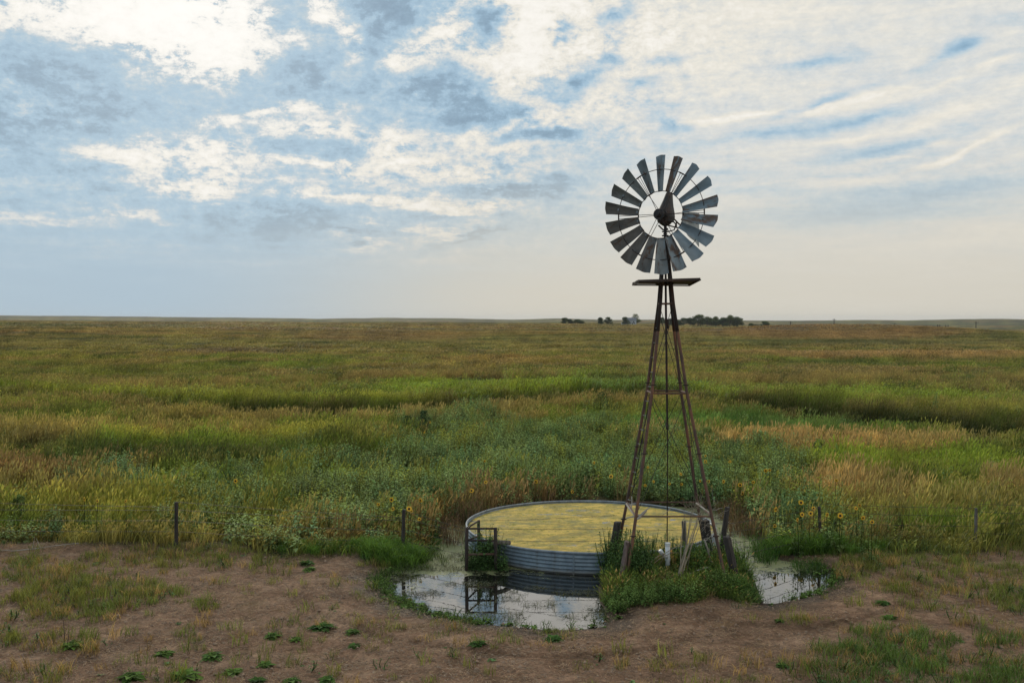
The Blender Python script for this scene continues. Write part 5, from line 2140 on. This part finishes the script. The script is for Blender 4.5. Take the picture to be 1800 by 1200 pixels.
    n = len(x)
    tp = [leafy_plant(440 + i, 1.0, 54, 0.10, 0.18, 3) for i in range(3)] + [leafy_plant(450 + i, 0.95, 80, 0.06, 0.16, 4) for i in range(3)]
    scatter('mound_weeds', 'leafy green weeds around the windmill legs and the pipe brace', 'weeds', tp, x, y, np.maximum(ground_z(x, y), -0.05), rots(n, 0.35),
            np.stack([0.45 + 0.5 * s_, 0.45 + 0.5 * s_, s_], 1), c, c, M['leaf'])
    # green lip of low plants on the water's edge (left and front-left), rags on the right
    X, Y_, S_ = [], [], []
    n_ = len(pond)
    for i in range(n_):
        a, b = pond[i], pond[(i + 1) % n_]
        mx_ = (a + b) / 2
        pxm = 900 + F * mx_[0] / mx_[1]
        pym = 562 + F * CH / mx_[1]
        L_ = np.linalg.norm(b - a)
        dens = 0
        if pxm < 860 and pym > 1010:
            dens = 42
        elif pxm < 1075 and pym > 1080:
            dens = 9
        elif pxm > 1400 and pym > 985:
            dens = 22
        elif pxm > 1330 and pym > 1040:
            dens = 3
        elif pxm < 760:
            dens = 50
        for _ in range(int(L_ * dens)):
            t_ = rnd.random()
            p = a + (b - a) * t_
            nrm = np.array([b[1] - a[1], -(b[0] - a[0])])
            nrm = nrm / (np.linalg.norm(nrm) + 1e-9)
            o_ = rnd.gauss(-0.04, 0.11)
            X.append(p[0] + nrm[0] * o_)
            Y_.append(p[1] + nrm[1] * o_)
            S_.append(rnd.uniform(0.5, 1.2))
    x, y, s_ = np.array(X), np.array(Y_), np.array(S_)
    n = len(x)
    c = np.array([[0.110, 0.175, 0.040]]) * (0.65 + 0.9 * RG.random((n, 1)))
    tp = [rosette(460 + i, 16, 0.11, 0.3) for i in range(3)] + [leafy_plant(464 + i, 0.14, 20, 0.04, 0.09, 3) for i in range(3)]
    scatter('shore_plants', 'low green plants fringing the pond edge', 'plants', tp, x, y, np.maximum(ground_z(x, y), 0.0), rots(n, 0.2), np.stack([s_, s_, s_], 1), c, c, M['leaf'])
    # reeds and stems standing in shallow water behind / left of tank, floating bits
    X, Y_, S_, C_ = [], [], [], []
    for (cx, cy, rx, ry, k, hh, cc) in [(796, 938, 22, 26, 70, 0.42, 0), (765, 985, 20, 12, 16, 0.3, 1), (1320, 925, 40, 24, 170, 0.45, 0), (1290, 905, 30, 14, 160, 0.5, 0), (1345, 975, 22, 16, 90, 0.4, 2),
                                        (1420, 1000, 30, 7, 40, 0.3, 2), (820, 915, 30, 10, 120, 0.6, 0), (725, 1000, 30, 6, 30, 0.2, 1)]:
        for _ in range(k):
            a = rnd.uniform(0, 6.283)
            r = math.sqrt(rnd.random())
            p = GP(cx + rx * r * math.cos(a), cy + ry * r * math.sin(a), 0.0)
            if (p.x - TANK[0]) ** 2 + (p.y - TANK[1]) ** 2 < (TANK[2] + 0.1) ** 2:
                continue
            X.append(p.x)
            Y_.append(p.y)
            S_.append(hh * rnd.uniform(0.6, 1.2))
            b = ((0.20, 0.135, 0.085), (0.11, 0.15, 0.05), (0.06, 0.13, 0.03))[cc if rnd.random() < 0.8 else 1]
            q = rnd.uniform(0.6, 1.3)
            C_.append([v * q for v in b])
    x, y, s_, c = np.array(X), np.array(Y_), np.array(S_), np.array(C_)
    n = len(x)
    tp = [grass_clump(480 + i, 9, 0.14, 1.0, 0.25, 0.005, heads=0.3, wind=0.0) for i in range(5)]
    scatter('marsh_stems', 'brown marsh stems standing in the shallow water beside the tank', 'reeds', tp, x, y, np.full(n, -0.05), rots(n, 0.25),
            np.stack([np.ones(n), np.ones(n), s_], 1), c, c, M['grass'])
    X, Y_ = [], []
    while len(X) < 1000:
        x_, y_ = rnd.uniform(-2.8, 8), rnd.uniform(17.8, 24)
        s = float(pond_sd(np.array([x_]), np.array([y_]))[0])
        if s > -0.02:
            continue
        d = vnoise(np.array([x_ * 1.7]), np.array([y_ * 2.6]), 5)[0]
        if (d < 0.64 or x_ > 4) and rnd.random() < 0.985 and not (s > -0.22 and rnd.random() < 0.35):
            continue
        if (x_ - TANK[0]) ** 2 + (y_ - TANK[1]) ** 2 < (TANK[2] + 0.1) ** 2:
            continue
        X.append(x_)
        Y_.append(y_)
    x, y = np.array(X), np.array(Y_)
    n = len(x)
    c = np.array([[0.075, 0.075, 0.035]]) * (0.5 + 1.3 * RG.random((n, 1)))
    tp = [litter(490 + i, 10, 0.16) for i in range(4)] + [grass_clump(495 + i, 5, 0.1, 0.09, 1.5, 0.003, wind=0.0) for i in range(2)] + [rosette(498, 7, 0.04, 0.9)]
    scatter('floating_weed', 'dark weed rags and stems floating on the pond', 'pond weed', tp, x, y, np.full(n, 0.004), rots(n, 0.02), np.ones((n, 3)) * (0.6 + 0.8 * RG.random((n, 1))), c, c, M['grass'])


build_banks()


# ------------------------------------------------------------------ plants that can be counted
def tm_mesh(name, T, m):
    me = bpy.data.meshes.new(name)
    me.from_pydata(T.v, [], T.f)
    a = me.attributes.new('tone', 'FLOAT', 'POINT')
    a.data.foreach_set('value', T.t)
    me.materials.append(m)
    me.update()
    return me


def flower_meshes():
    q = random.Random(3)
    out = []
    for v in range(3):
        pb = MB()
        n = 17
        r0, r1 = 0.020, 0.066
        for i in range(n):
            a = 6.283 * i / n + q.uniform(-.08, .08)
            e = Vector((math.cos(a), 0, math.sin(a)))
            t_ = Vector((-math.sin(a), 0, math.cos(a)))
            L_ = r1 * q.uniform(0.85, 1.1)
            back = q.uniform(0.0, 0.014)
            b = len(pb.v)
            for p in (e * r0 - t_ * 0.006, e * (r0 + L_) * 0.55 - t_ * 0.012 + Vector((0, -0.004, 0)), e * L_ + Vector((0, back, 0)), e * (r0 + L_) * 0.55 + t_ * 0.012 + Vector((0, -0.004, 0)), e * r0 + t_ * 0.006):
                pb.v.append(tuple(p))
            pb.f.append((b, b + 1, b + 2, b + 3, b + 4))
        db = MB()
        rings = []
        for yy, rr in ((0.012, 0.018), (0.0, 0.027), (-0.008, 0.024), (-0.012, 0.012)):
            rings.append([(rr * math.cos(6.283 * k / 12), yy, rr * math.sin(6.283 * k / 12)) for k in range(12)])
        db.loft(rings)
        out.append((pb.mesh('petals', M['petal']), db.mesh('flower_disc', M['disc'], smooth=True)))
    return out


FM = flower_meshes()
SFOL = [tm_mesh('foliage', leafy_plant(500 + i, 1.0, 42, 0.11, 0.20, 3), M['sun_leaf']) for i in range(4)]

blooms = {
    'in grass at the far left': [(148, 877), (171, 880), (221, 880), (414, 845)],
    'by the slim post left of the pond': [(665, 886), (688, 878), (690.5, 894), (719, 894), (723, 898), (739, 879), (737, 912)],
    'on the dark tall weeds far back': [(756, 742), (746, 760)],
    'behind the tank': [(829, 862), (854, 847), (852, 810), (942, 846), (1006, 864), (1044, 813), (1074, 837), (1089, 818)],
    'seen between the windmill legs': [(1134, 853), (1139, 821), (1149, 846), (1177, 850), (1197, 833), (1198, 851), (1199.5, 878), (1231, 845), (1240, 801), (1240, 811), (1245, 846)],
    'just right of the windmill': [(1272, 846), (1283, 811), (1301, 852), (1305, 867), (1324, 847), (1346, 827), (1353, 826), (1470, 844)],
    'by the thin post right of the pond': [(1362, 924), (1364, 895), (1402, 913), (1408, 883), (1410, 904), (1425, 902), (1430, 893), (1454, 904), (1477, 906), (1505, 893), (1511, 888), (1517, 910), (1533, 917)],
}
ORD = ['first', 'second', 'third', 'fourth', 'fifth', 'sixth', 'seventh', 'eighth', 'ninth', 'tenth', 'eleventh', 'twelfth', 'thirteenth']


def build_sunflowers():
    q = random.Random(9)
    k = 0
    for where, lst in blooms.items():
        for i, (px, py) in enumerate(sorted(lst)):
            hb = q.uniform(0.95, 1.15)
            if 820 < px < 1260 and py > 840:
                hb = 1.2
            Y = (CH - hb) * F / (py - 562)
            p = PT(px, py, Y)
            if abs(p.x - TANK[0]) < 3.5 and Y < TANK[1] + TANK[2] + 0.3 and Y > 22 and px < 1260:
                Y = TANK[1] + TANK[2] + 0.5
                p = PT(px, py, Y)
            while float(pond_sd(np.array([p.x]), np.array([p.y]))[0]) < 0.2 and Y < 32:
                Y += 0.15
                p = PT(px, py, Y)
            g0 = gz(p.x, p.y)
            root = thing('sunflower', (p.x, p.y, g0), 'yellow sunflower %s, %s bloom from the left' % (where, ORD[i]), 'sunflower', 'sunflowers in the meadow')
            h = p.z - g0
            mb = MB()
            fx = q.uniform(-0.05, 0.05)
            mb.tube([(fx, 0.03, 0), (fx * 0.5, 0.02, h * 0.6), (0, 0.03, h - 0.03), (0, 0.012, h)], [0.010, 0.008, 0.006, 0.006], 5)
            link('stem', mb.mesh('stem', M['sun_leaf']), root)
            fo = link('foliage', SFOL[k % 4], root, (fx, 0.06, 0))
            fo.scale = (0.9, 0.9, h * 0.93)
            fo.rotation_euler = (0, 0, q.uniform(0, 6))
            pm, dm = FM[k % 3]
            fh = link('flower_head', pm, root, (0, 0, h))
            fh.rotation_euler = (q.uniform(-0.35, 0.25) - 0.1, 0, q.uniform(-0.7, 0.7))
            s_ = q.uniform(0.68, 1.22)
            fh.scale = (s_, s_, s_)
            link('flower_disc', dm, fh)
            k += 1


build_sunflowers()

weeds = [
    (540, 992, 0.30, 'upper of two flat green weeds on the dirt left of the pond'),
    (543, 1007, 0.26, 'lower of two flat green weeds on the dirt left of the pond'),
    (565, 1105, 0.36, 'large leafy weed clump on bare dirt below the left end of the pond'),
    (620, 1110, 0.22, 'small round weed just right of the large leafy weed clump'),
    (622, 1134, 0.20, 'dull small weed below the round weed in the left dirt'),
    (840, 1138, 0.24, 'low green weed on dirt in front of the pond, below the brace reflection'),
    (972, 1127, 0.28, 'bright leafy weed on dirt in front of the pond, nearest the tank reflection'),
    (478, 1119, 0.24, 'small weed left of the large leafy weed clump'),
    (520, 1125, 0.18, 'tiny weed between two larger weeds in the left dirt'),
    (290, 1151, 0.28, 'spreading weed low at the left of the dirt yard'),
    (374, 1155, 0.30, 'spreading green weed in the middle of the lower left dirt'),
    (466, 1170, 0.24, 'rounded weed near the bottom edge, left of centre'),
    (128, 1138, 0.30, 'dark green weed with a bare dead stem at the left'),
    (232, 1192, 0.34, 'leftmost broad weed on the bottom edge of the photo'),
    (325, 1190, 0.40, 'big dark leafy weed on the bottom edge left of centre'),
    (408, 1180, 0.26, 'weed just right of the big dark weed at the bottom'),
    (452, 1195, 0.22, 'small weed at the bottom edge under the rounded weed'),
    (512, 1197, 0.24, 'weed cut by the bottom edge left of centre'),
    (575, 1196, 0.22, 'rightmost small weed on the bottom left edge'),
    (1553, 1066, 0.24, 'bright yellow-green weed alone on the dirt right of the pond'),
    (1562, 1088, 0.26, 'flat dark weed just below the bright weed at right'),
    (1370, 1098, 0.16, 'small tuft on dirt below the right end of the pond'),
    (1375, 1170, 0.18, 'tiny seedling on bare dirt near the bottom right grass'),
]


def build_weeds():
    q = random.Random(13)
    dead = MB()
    meshes = [tm_mesh('leaves', rosette(600 + i, 34, 0.42, 0.25, 0.24), M['weed_leaf']) for i in range(4)]
    core = [tm_mesh('shoots', leafy_plant(610 + i, 0.42, 40, 0.11, 0.22, 4), M['weed_leaf']) for i in range(3)]
    for i, (px, py, s_, lab) in enumerate(weeds):
        p = GP(px, py, 0.07)
        g0 = gz(p.x, p.y)
        root = thing('weed', (p.x, p.y, g0 - 0.005), lab, 'weed', 'weeds on the dirt yard')
        a = link('leaf_rosette', meshes[i % 4], root)
        a.scale = (s_ * 2.0, s_ * 2.0, s_ * 1.5)
        a.rotation_euler = (0, 0, q.uniform(0, 6))
        b = link('shoots', core[i % 3], root)
        b.scale = (s_ * 1.6, s_ * 1.6, s_ * 0.9)
        b.rotation_euler = (0, 0, q.uniform(0, 6))
        if 'dead stem' in lab:
            mb = MB()
            mb.tube([(-0.15, 0, 0), (-0.14, 0, 0.25), (-0.16, 0, 0.48)], [0.008, 0.006, 0.003], 5)
            mb.tube([(-0.10, 0, 0), (-0.07, 0, 0.2), (-0.06, 0, 0.30)], [0.006, 0.005, 0.003], 5)
            link('dead_stem', mb.mesh('dead_stem', M['rust_dark']), root)


build_weeds()

shrubs = [
    (1058, 733, 44, 36, 'dense dark green bushy weed standing alone in the meadow behind the tank'),
    (716, 775, 26, 36, 'left of the two tall dark weeds far back left of the tank'),
    (745, 775, 26, 46, 'right and taller of the two dark weeds far back, with yellow flowers'),
    (835, 765, 54, 30, 'wide grey-green bush behind the meadow weeds left of the tank'),
    (980, 788, 56, 32, 'grey-green bush in the weeds straight behind the tank'),
    (410, 868, 78, 50, 'large rounded grey-green bush in the left meadow'),
    (1243, 795, 50, 34, 'leafy bush just right of the windmill in the weeds'),
    (1342, 802, 40, 34, 'leafy green bush in tan grass right of the windmill'),
    (1455, 792, 20, 24, 'small dark bush in tan grass far right of the windmill'),
    (1440, 815, 36, 32, 'leafy bush below the small dark bush at the right'),
    (1635, 845, 40, 22, 'low dark bush in bright grass at the right'),
    (34, 925, 30, 40, 'pale green weed with big leaves at the far left edge'),
]


def build_shrubs():
    q = random.Random(17)
    for i, (px, pyb, wpx, hpx, lab) in enumerate(shrubs):
        p = GP(px, pyb, 0.0)
        Y = p.y
        g0 = gz(p.x, p.y)
        w, h = wpx / F * Y, hpx / F * Y + 0.15
        root = thing('bush', (p.x, p.y, g0), lab, 'bush', 'bushes in the meadow')
        T = TM()
        sb = MB()
        for s_ in range(9):
            a = q.uniform(0, 6.283)
            r = w * 0.42 * math.sqrt(q.random())
            tip = Vector((r * math.cos(a), r * math.sin(a), h * q.uniform(0.72, 1.0) * (1 - 0.25 * (r / (w * 0.5)) ** 2)))
            sb.tube([(0.3 * tip.x, 0.3 * tip.y, 0), tuple(tip * 0.55), tuple(tip)], [0.014, 0.010, 0.005], 4)
        NL = 620
        for k in range(NL):
            a = q.uniform(0, 6.283)
            rr = q.random() ** 0.5
            zt = q.random() ** 0.75
            rad = w * 0.5 * math.sin(math.pi * (0.18 + 0.72 * zt)) * rr * (0.8 + 0.3 * math.sin(3 * a + i) + 0.15 * math.sin(7 * a))
            p_ = Vector((rad * math.cos(a), rad * math.sin(a), h * zt))
            el_ = q.uniform(-0.3, 0.8)
            d = Vector((math.cos(a + q.uniform(-1, 1)) * math.cos(el_), math.sin(a + q.uniform(-1, 1)) * math.cos(el_), math.sin(el_)))
            L_ = q.uniform(0.07, 0.13)
            T.leaf(p_, d, Vector((0, 0, 1)), L_, L_ * 0.30, 0.2 + 0.8 * q.random())
        link('stems', sb.mesh('stems', M['bark']), root)
        link('foliage', tm_mesh('foliage', T, M['shrub_leaf'] if i in (0, 1, 2, 8, 10) else M['sun_leaf']), root)


build_shrubs()

# ------------------------------------------------------------------ far trees, farmhouse, poles
def tree_parts(seed, h, w, leaf=0.42, n=2600):
    q = random.Random(seed)
    tb = MB()
    tb.tube([(0, 0, -0.5), (q.uniform(-.1, .1), 0, h * 0.22), (q.uniform(-.3, .3), q.uniform(-.2, .2), h * 0.5), (q.uniform(-.4, .4), 0, h * 0.82)],
            [h * 0.035, h * 0.028, h * 0.018, h * 0.006], 7)
    lobes = []
    for k in range(11):
        a = q.uniform(0, 6.283)
        rr = w * 0.5 * q.uniform(0.15, 0.72)
        zt = q.uniform(0.22, 0.84)
        c = Vector((rr * math.cos(a), rr * math.sin(a), h * zt))
        c.x *= (1.15 - 0.55 * max(0, zt - 0.45) * 2)
        tb.tube([(0, 0, h * q.uniform(0.15, 0.45)), tuple(c * 0.6 + Vector((0, 0, h * 0.12))), tuple(c)], [h * 0.014, h * 0.009, h * 0.003], 5)
        lobes.append((c, w * q.uniform(0.17, 0.28), h * q.uniform(0.13, 0.20)))
    lobes.append((Vector((0, 0, h * 0.84)), w * 0.20, h * 0.15))
    T = TM()
    for k in range(n):
        c, rw, rh = lobes[k % len(lobes)]
        u = Vector((q.gauss(0, 1), q.gauss(0, 1), q.gauss(0, 1))).normalized() * (q.random() ** 0.4)
        p = c + Vector((u.x * rw, u.y * rw, u.z * rh))
        d = Vector((q.uniform(-1, 1), q.uniform(-1, 1), q.uniform(-0.6, 0.8)))
        L_ = leaf * q.uniform(0.7, 1.3)
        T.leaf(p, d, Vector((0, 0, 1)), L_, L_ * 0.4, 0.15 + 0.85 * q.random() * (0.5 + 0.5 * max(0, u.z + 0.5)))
    return tb, T


trees = [  # px centre, base py, top py, width px, depth, label
    (994, 569, 559.5, 13, 900, 'leftmost small tree of the far farm, dense and rounded'),
    (1001, 569.5, 561.5, 10, 905, 'low tree touching the leftmost far tree'),
    (1016, 569.5, 562, 16, 900, 'low wide bush-like tree second group from the left on the horizon'),
    (1055, 568.5, 559, 10, 900, 'left of the pair of small horizon trees left of the farmhouse'),
    (1069.5, 569, 558.5, 13, 900, 'right of the pair of small horizon trees left of the farmhouse'),
    (1099, 570.5, 558.5, 11, 900, 'dark small tree just left of the pale farmhouse'),
    (1117, 569.5, 553.5, 20, 930, 'tall broad tree rising behind the pale farmhouse'),
    (1164, 571, 559, 14, 930, 'tree of the far grove seen between the windmill legs, left one'),
    (1180, 572, 561, 14, 930, 'tree of the far grove seen between the windmill legs, right one'),
    (1201, 573, 560, 18, 930, 'low tree at the left end of the main far grove'),
    (1213, 573, 559.5, 14, 930, 'second low tree in the left of the main far grove'),
    (1227, 574, 555, 22, 930, 'tall rounded tree left of the middle of the far grove'),
    (1243, 574, 558, 18, 935, 'wide tree in the middle of the far grove'),
    (1258, 574.5, 558, 18, 930, 'tree right of the middle of the far grove'),
    (1270, 575, 559.5, 16, 925, 'lower tree before the tallest right end of the far grove'),
    (1283, 575, 556, 18, 930, 'tall tree near the right end of the far grove'),
    (1296, 575.5, 558.5, 18, 930, 'rightmost tree of the main far grove'),
    (1319, 575.5, 569, 11, 880, 'small bush right of the far grove'),
    (1328, 575.5, 571, 9, 880, 'smallest lone bush right of the far grove'),
    (1345, 575.5, 565.5, 13, 880, 'small round tree standing alone right of the far grove'),
    (1338, 575.5, 571, 8, 880, 'low bush touching the lone round tree on the horizon'),
    (1190, 572.5, 563, 14, 945, 'low tree closing the gap left of the main far grove'),
    (1220, 574, 561, 14, 945, 'low tree filling behind the left of the far grove'),
    (1235, 574, 560, 14, 945, 'low tree filling left of the middle of the far grove'),
    (1250, 574.5, 561.5, 15, 945, 'low tree filling the middle of the far grove'),
    (1264, 575, 562, 15, 945, 'low tree filling right of the middle of the far grove'),
    (1277, 575, 561, 14, 945, 'low tree filling before the right end of the far grove'),
    (1290, 575.5, 561, 14, 945, 'low tree filling at the right end of the far grove'),
    (1174, 571.5, 564, 12, 945, 'low tree between the grove trees seen through the windmill'),
]


def place_far(px, py_base, Y):
    x = (px - 900) / F * Y
    return Vector((x, Y, gz(x, Y)))


def build_far():
    for i, (px, yb, yt, wpx, Y, lab) in enumerate(trees):
        if not lab:
            continue
        base = place_far(px, yb, Y)
        topz = CH + (562 - yt) / F * Y
        h = max((topz - base.z) * 1.15, 2.5)
        w = wpx / F * Y * 1.3
        root = thing('tree', tuple(base), lab, 'tree', 'trees around the far farm')
        tb, T = tree_parts(700 + i, h, w, max(0.62, 0.072 * h, 0.055 * w), 2800)
        link('trunk', tb.mesh('trunk', M['bark']), root)
        link('crown', tm_mesh('crown', T, M['tree_leaf']), root)
    # farmhouse
    Y = 910
    b = place_far(1109, 570, Y)
    zt = CH + (562 - 558.5) / F * Y
    root = thing('farmhouse', tuple(b), 'small pale grey abandoned farmhouse under the tall tree on the horizon', 'house')
    hh = max(zt - b.z, 5.0)
    wall_m = mat('faded_white_siding', rough=0.9, fn=two_tone((0.42, 0.43, 0.45), (0.55, 0.56, 0.58), 0.7))
    roof_m = mat('grey_shingle_roof', rough=0.9, fn=two_tone((0.14, 0.14, 0.15), (0.22, 0.22, 0.23), 1.5))
    win_m = mat('dark_window_glass', (0.03, 0.035, 0.04), 0.2)
    W2_, D2 = 4.6, 3.6
    eh = hh * 0.62
    o = b
    V = lambda x, y, z: (o.x + x, o.y + y, o.z + z)
    mb = MB()
    mb.box(V(0, 0, eh / 2 - 0.2), (W2_ * 2, D2 * 2, eh + 0.4))
    mb.prism([V(-W2_, -D2, eh), V(-W2_, D2, eh), V(-W2_, 0, hh * 0.97)], (0.1, 0, 0))
    mb.prism([V(W2_ - 0.1, -D2, eh), V(W2_ - 0.1, D2, eh), V(W2_ - 0.1, 0, hh * 0.97)], (0.1, 0, 0))
    part('wall', mb, wall_m, root)
    for s_ in (-1, 1):
        mb = MB()
        mb.prism([V(-W2_ - 0.3, s_ * (D2 + 0.3), eh - 0.15), V(W2_ + 0.3, s_ * (D2 + 0.3), eh - 0.15), V(W2_ + 0.3, 0, hh), V(-W2_ - 0.3, 0, hh)], (0, 0, 0.15))
        part('roof', mb, roof_m, root)
    part('chimney', MB().box(V(1.2, 0, hh + 0.4), (0.6, 0.6, 1.2)), roof_m, root)
    for x, z in ((-3.2, 1.6), (-1.2, 1.6), (2.6, 1.6), (-2.2, 3.7 if eh > 4.6 else 2.9), (2.0, 3.7 if eh > 4.6 else 2.9)):
        w_ = part('window', MB().box(V(x, -D2 - 0.03, z), (1.0, 0.06, 1.2)), win_m, root)
        part('frame', MB().box(V(x, -D2 - 0.05, z - 0.66), (1.25, 0.12, 0.12)), wall_m, w_)
    part('door', MB().box(V(0.8, -D2 - 0.03, 1.0), (1.0, 0.06, 2.1)), win_m, root)
    part('lean_to', MB().prism([V(-W2_ - 4.2, -2, -0.3), V(-W2_ - 0.01, -2, -0.3), V(-W2_ - 0.01, -2, 3.0), V(-W2_ - 4.2, -2, 2.3)], (0, 4, 0)), wall_m, root)
    # utility poles
    wood = mat('pole_wood', (0.06, 0.05, 0.045), 0.9)
    for i, (px, yt, yb, lab) in enumerate([(1389.5, 565, 575, 'leftmost and smallest far utility pole, right of the grove'), (1466, 560, 576, 'second utility pole from the left on the knoll horizon'),
                                           (1573, 568, 581, 'third utility pole from the left behind the brown knoll'), (1715.5, 565, 590, 'rightmost and nearest utility pole with a crossarm')]):
        Y = (560, 600, 640, 540)[i]
        b = place_far(px, yb, Y)
        top = CH + (562 - yt) / F * Y
        root = thing('utility_pole', tuple(b), lab, 'utility pole', 'utility poles along the horizon')
        part('pole', MB().tube([(b.x, b.y, b.z - 0.5), (b.x, b.y, top)], [0.26, 0.20], 7), wood, root)
        part('crossarm', MB().box((b.x, b.y - 0.2, top - 0.6), (2.6, 0.12, 0.16)), wood, root)
        for s_ in (-1.2, 0, 1.2):
            part('insulator', MB().tube([(b.x + s_, b.y - 0.2, top - 0.52), (b.x + s_, b.y - 0.2, top - 0.3)], 0.06, 6), wood, root)
    # pasture posts far right
    for i, (px, lab) in enumerate([(1650, 'left of the two short paired posts far right in the pasture'), (1664.5, 'right of the two short paired posts far right in the pasture')]):
        b = place_far(px, 586, 430)
        root = thing('gate_posts', tuple(b), lab, 'posts', 'short posts in the far pasture')
        for s_ in (-0.5, 0.5):
            part('post', MB().tube([(b.x + s_, b.y, b.z - 0.3), (b.x + s_, b.y, b.z + 1.5)], 0.16, 6), wood, root)


build_far()
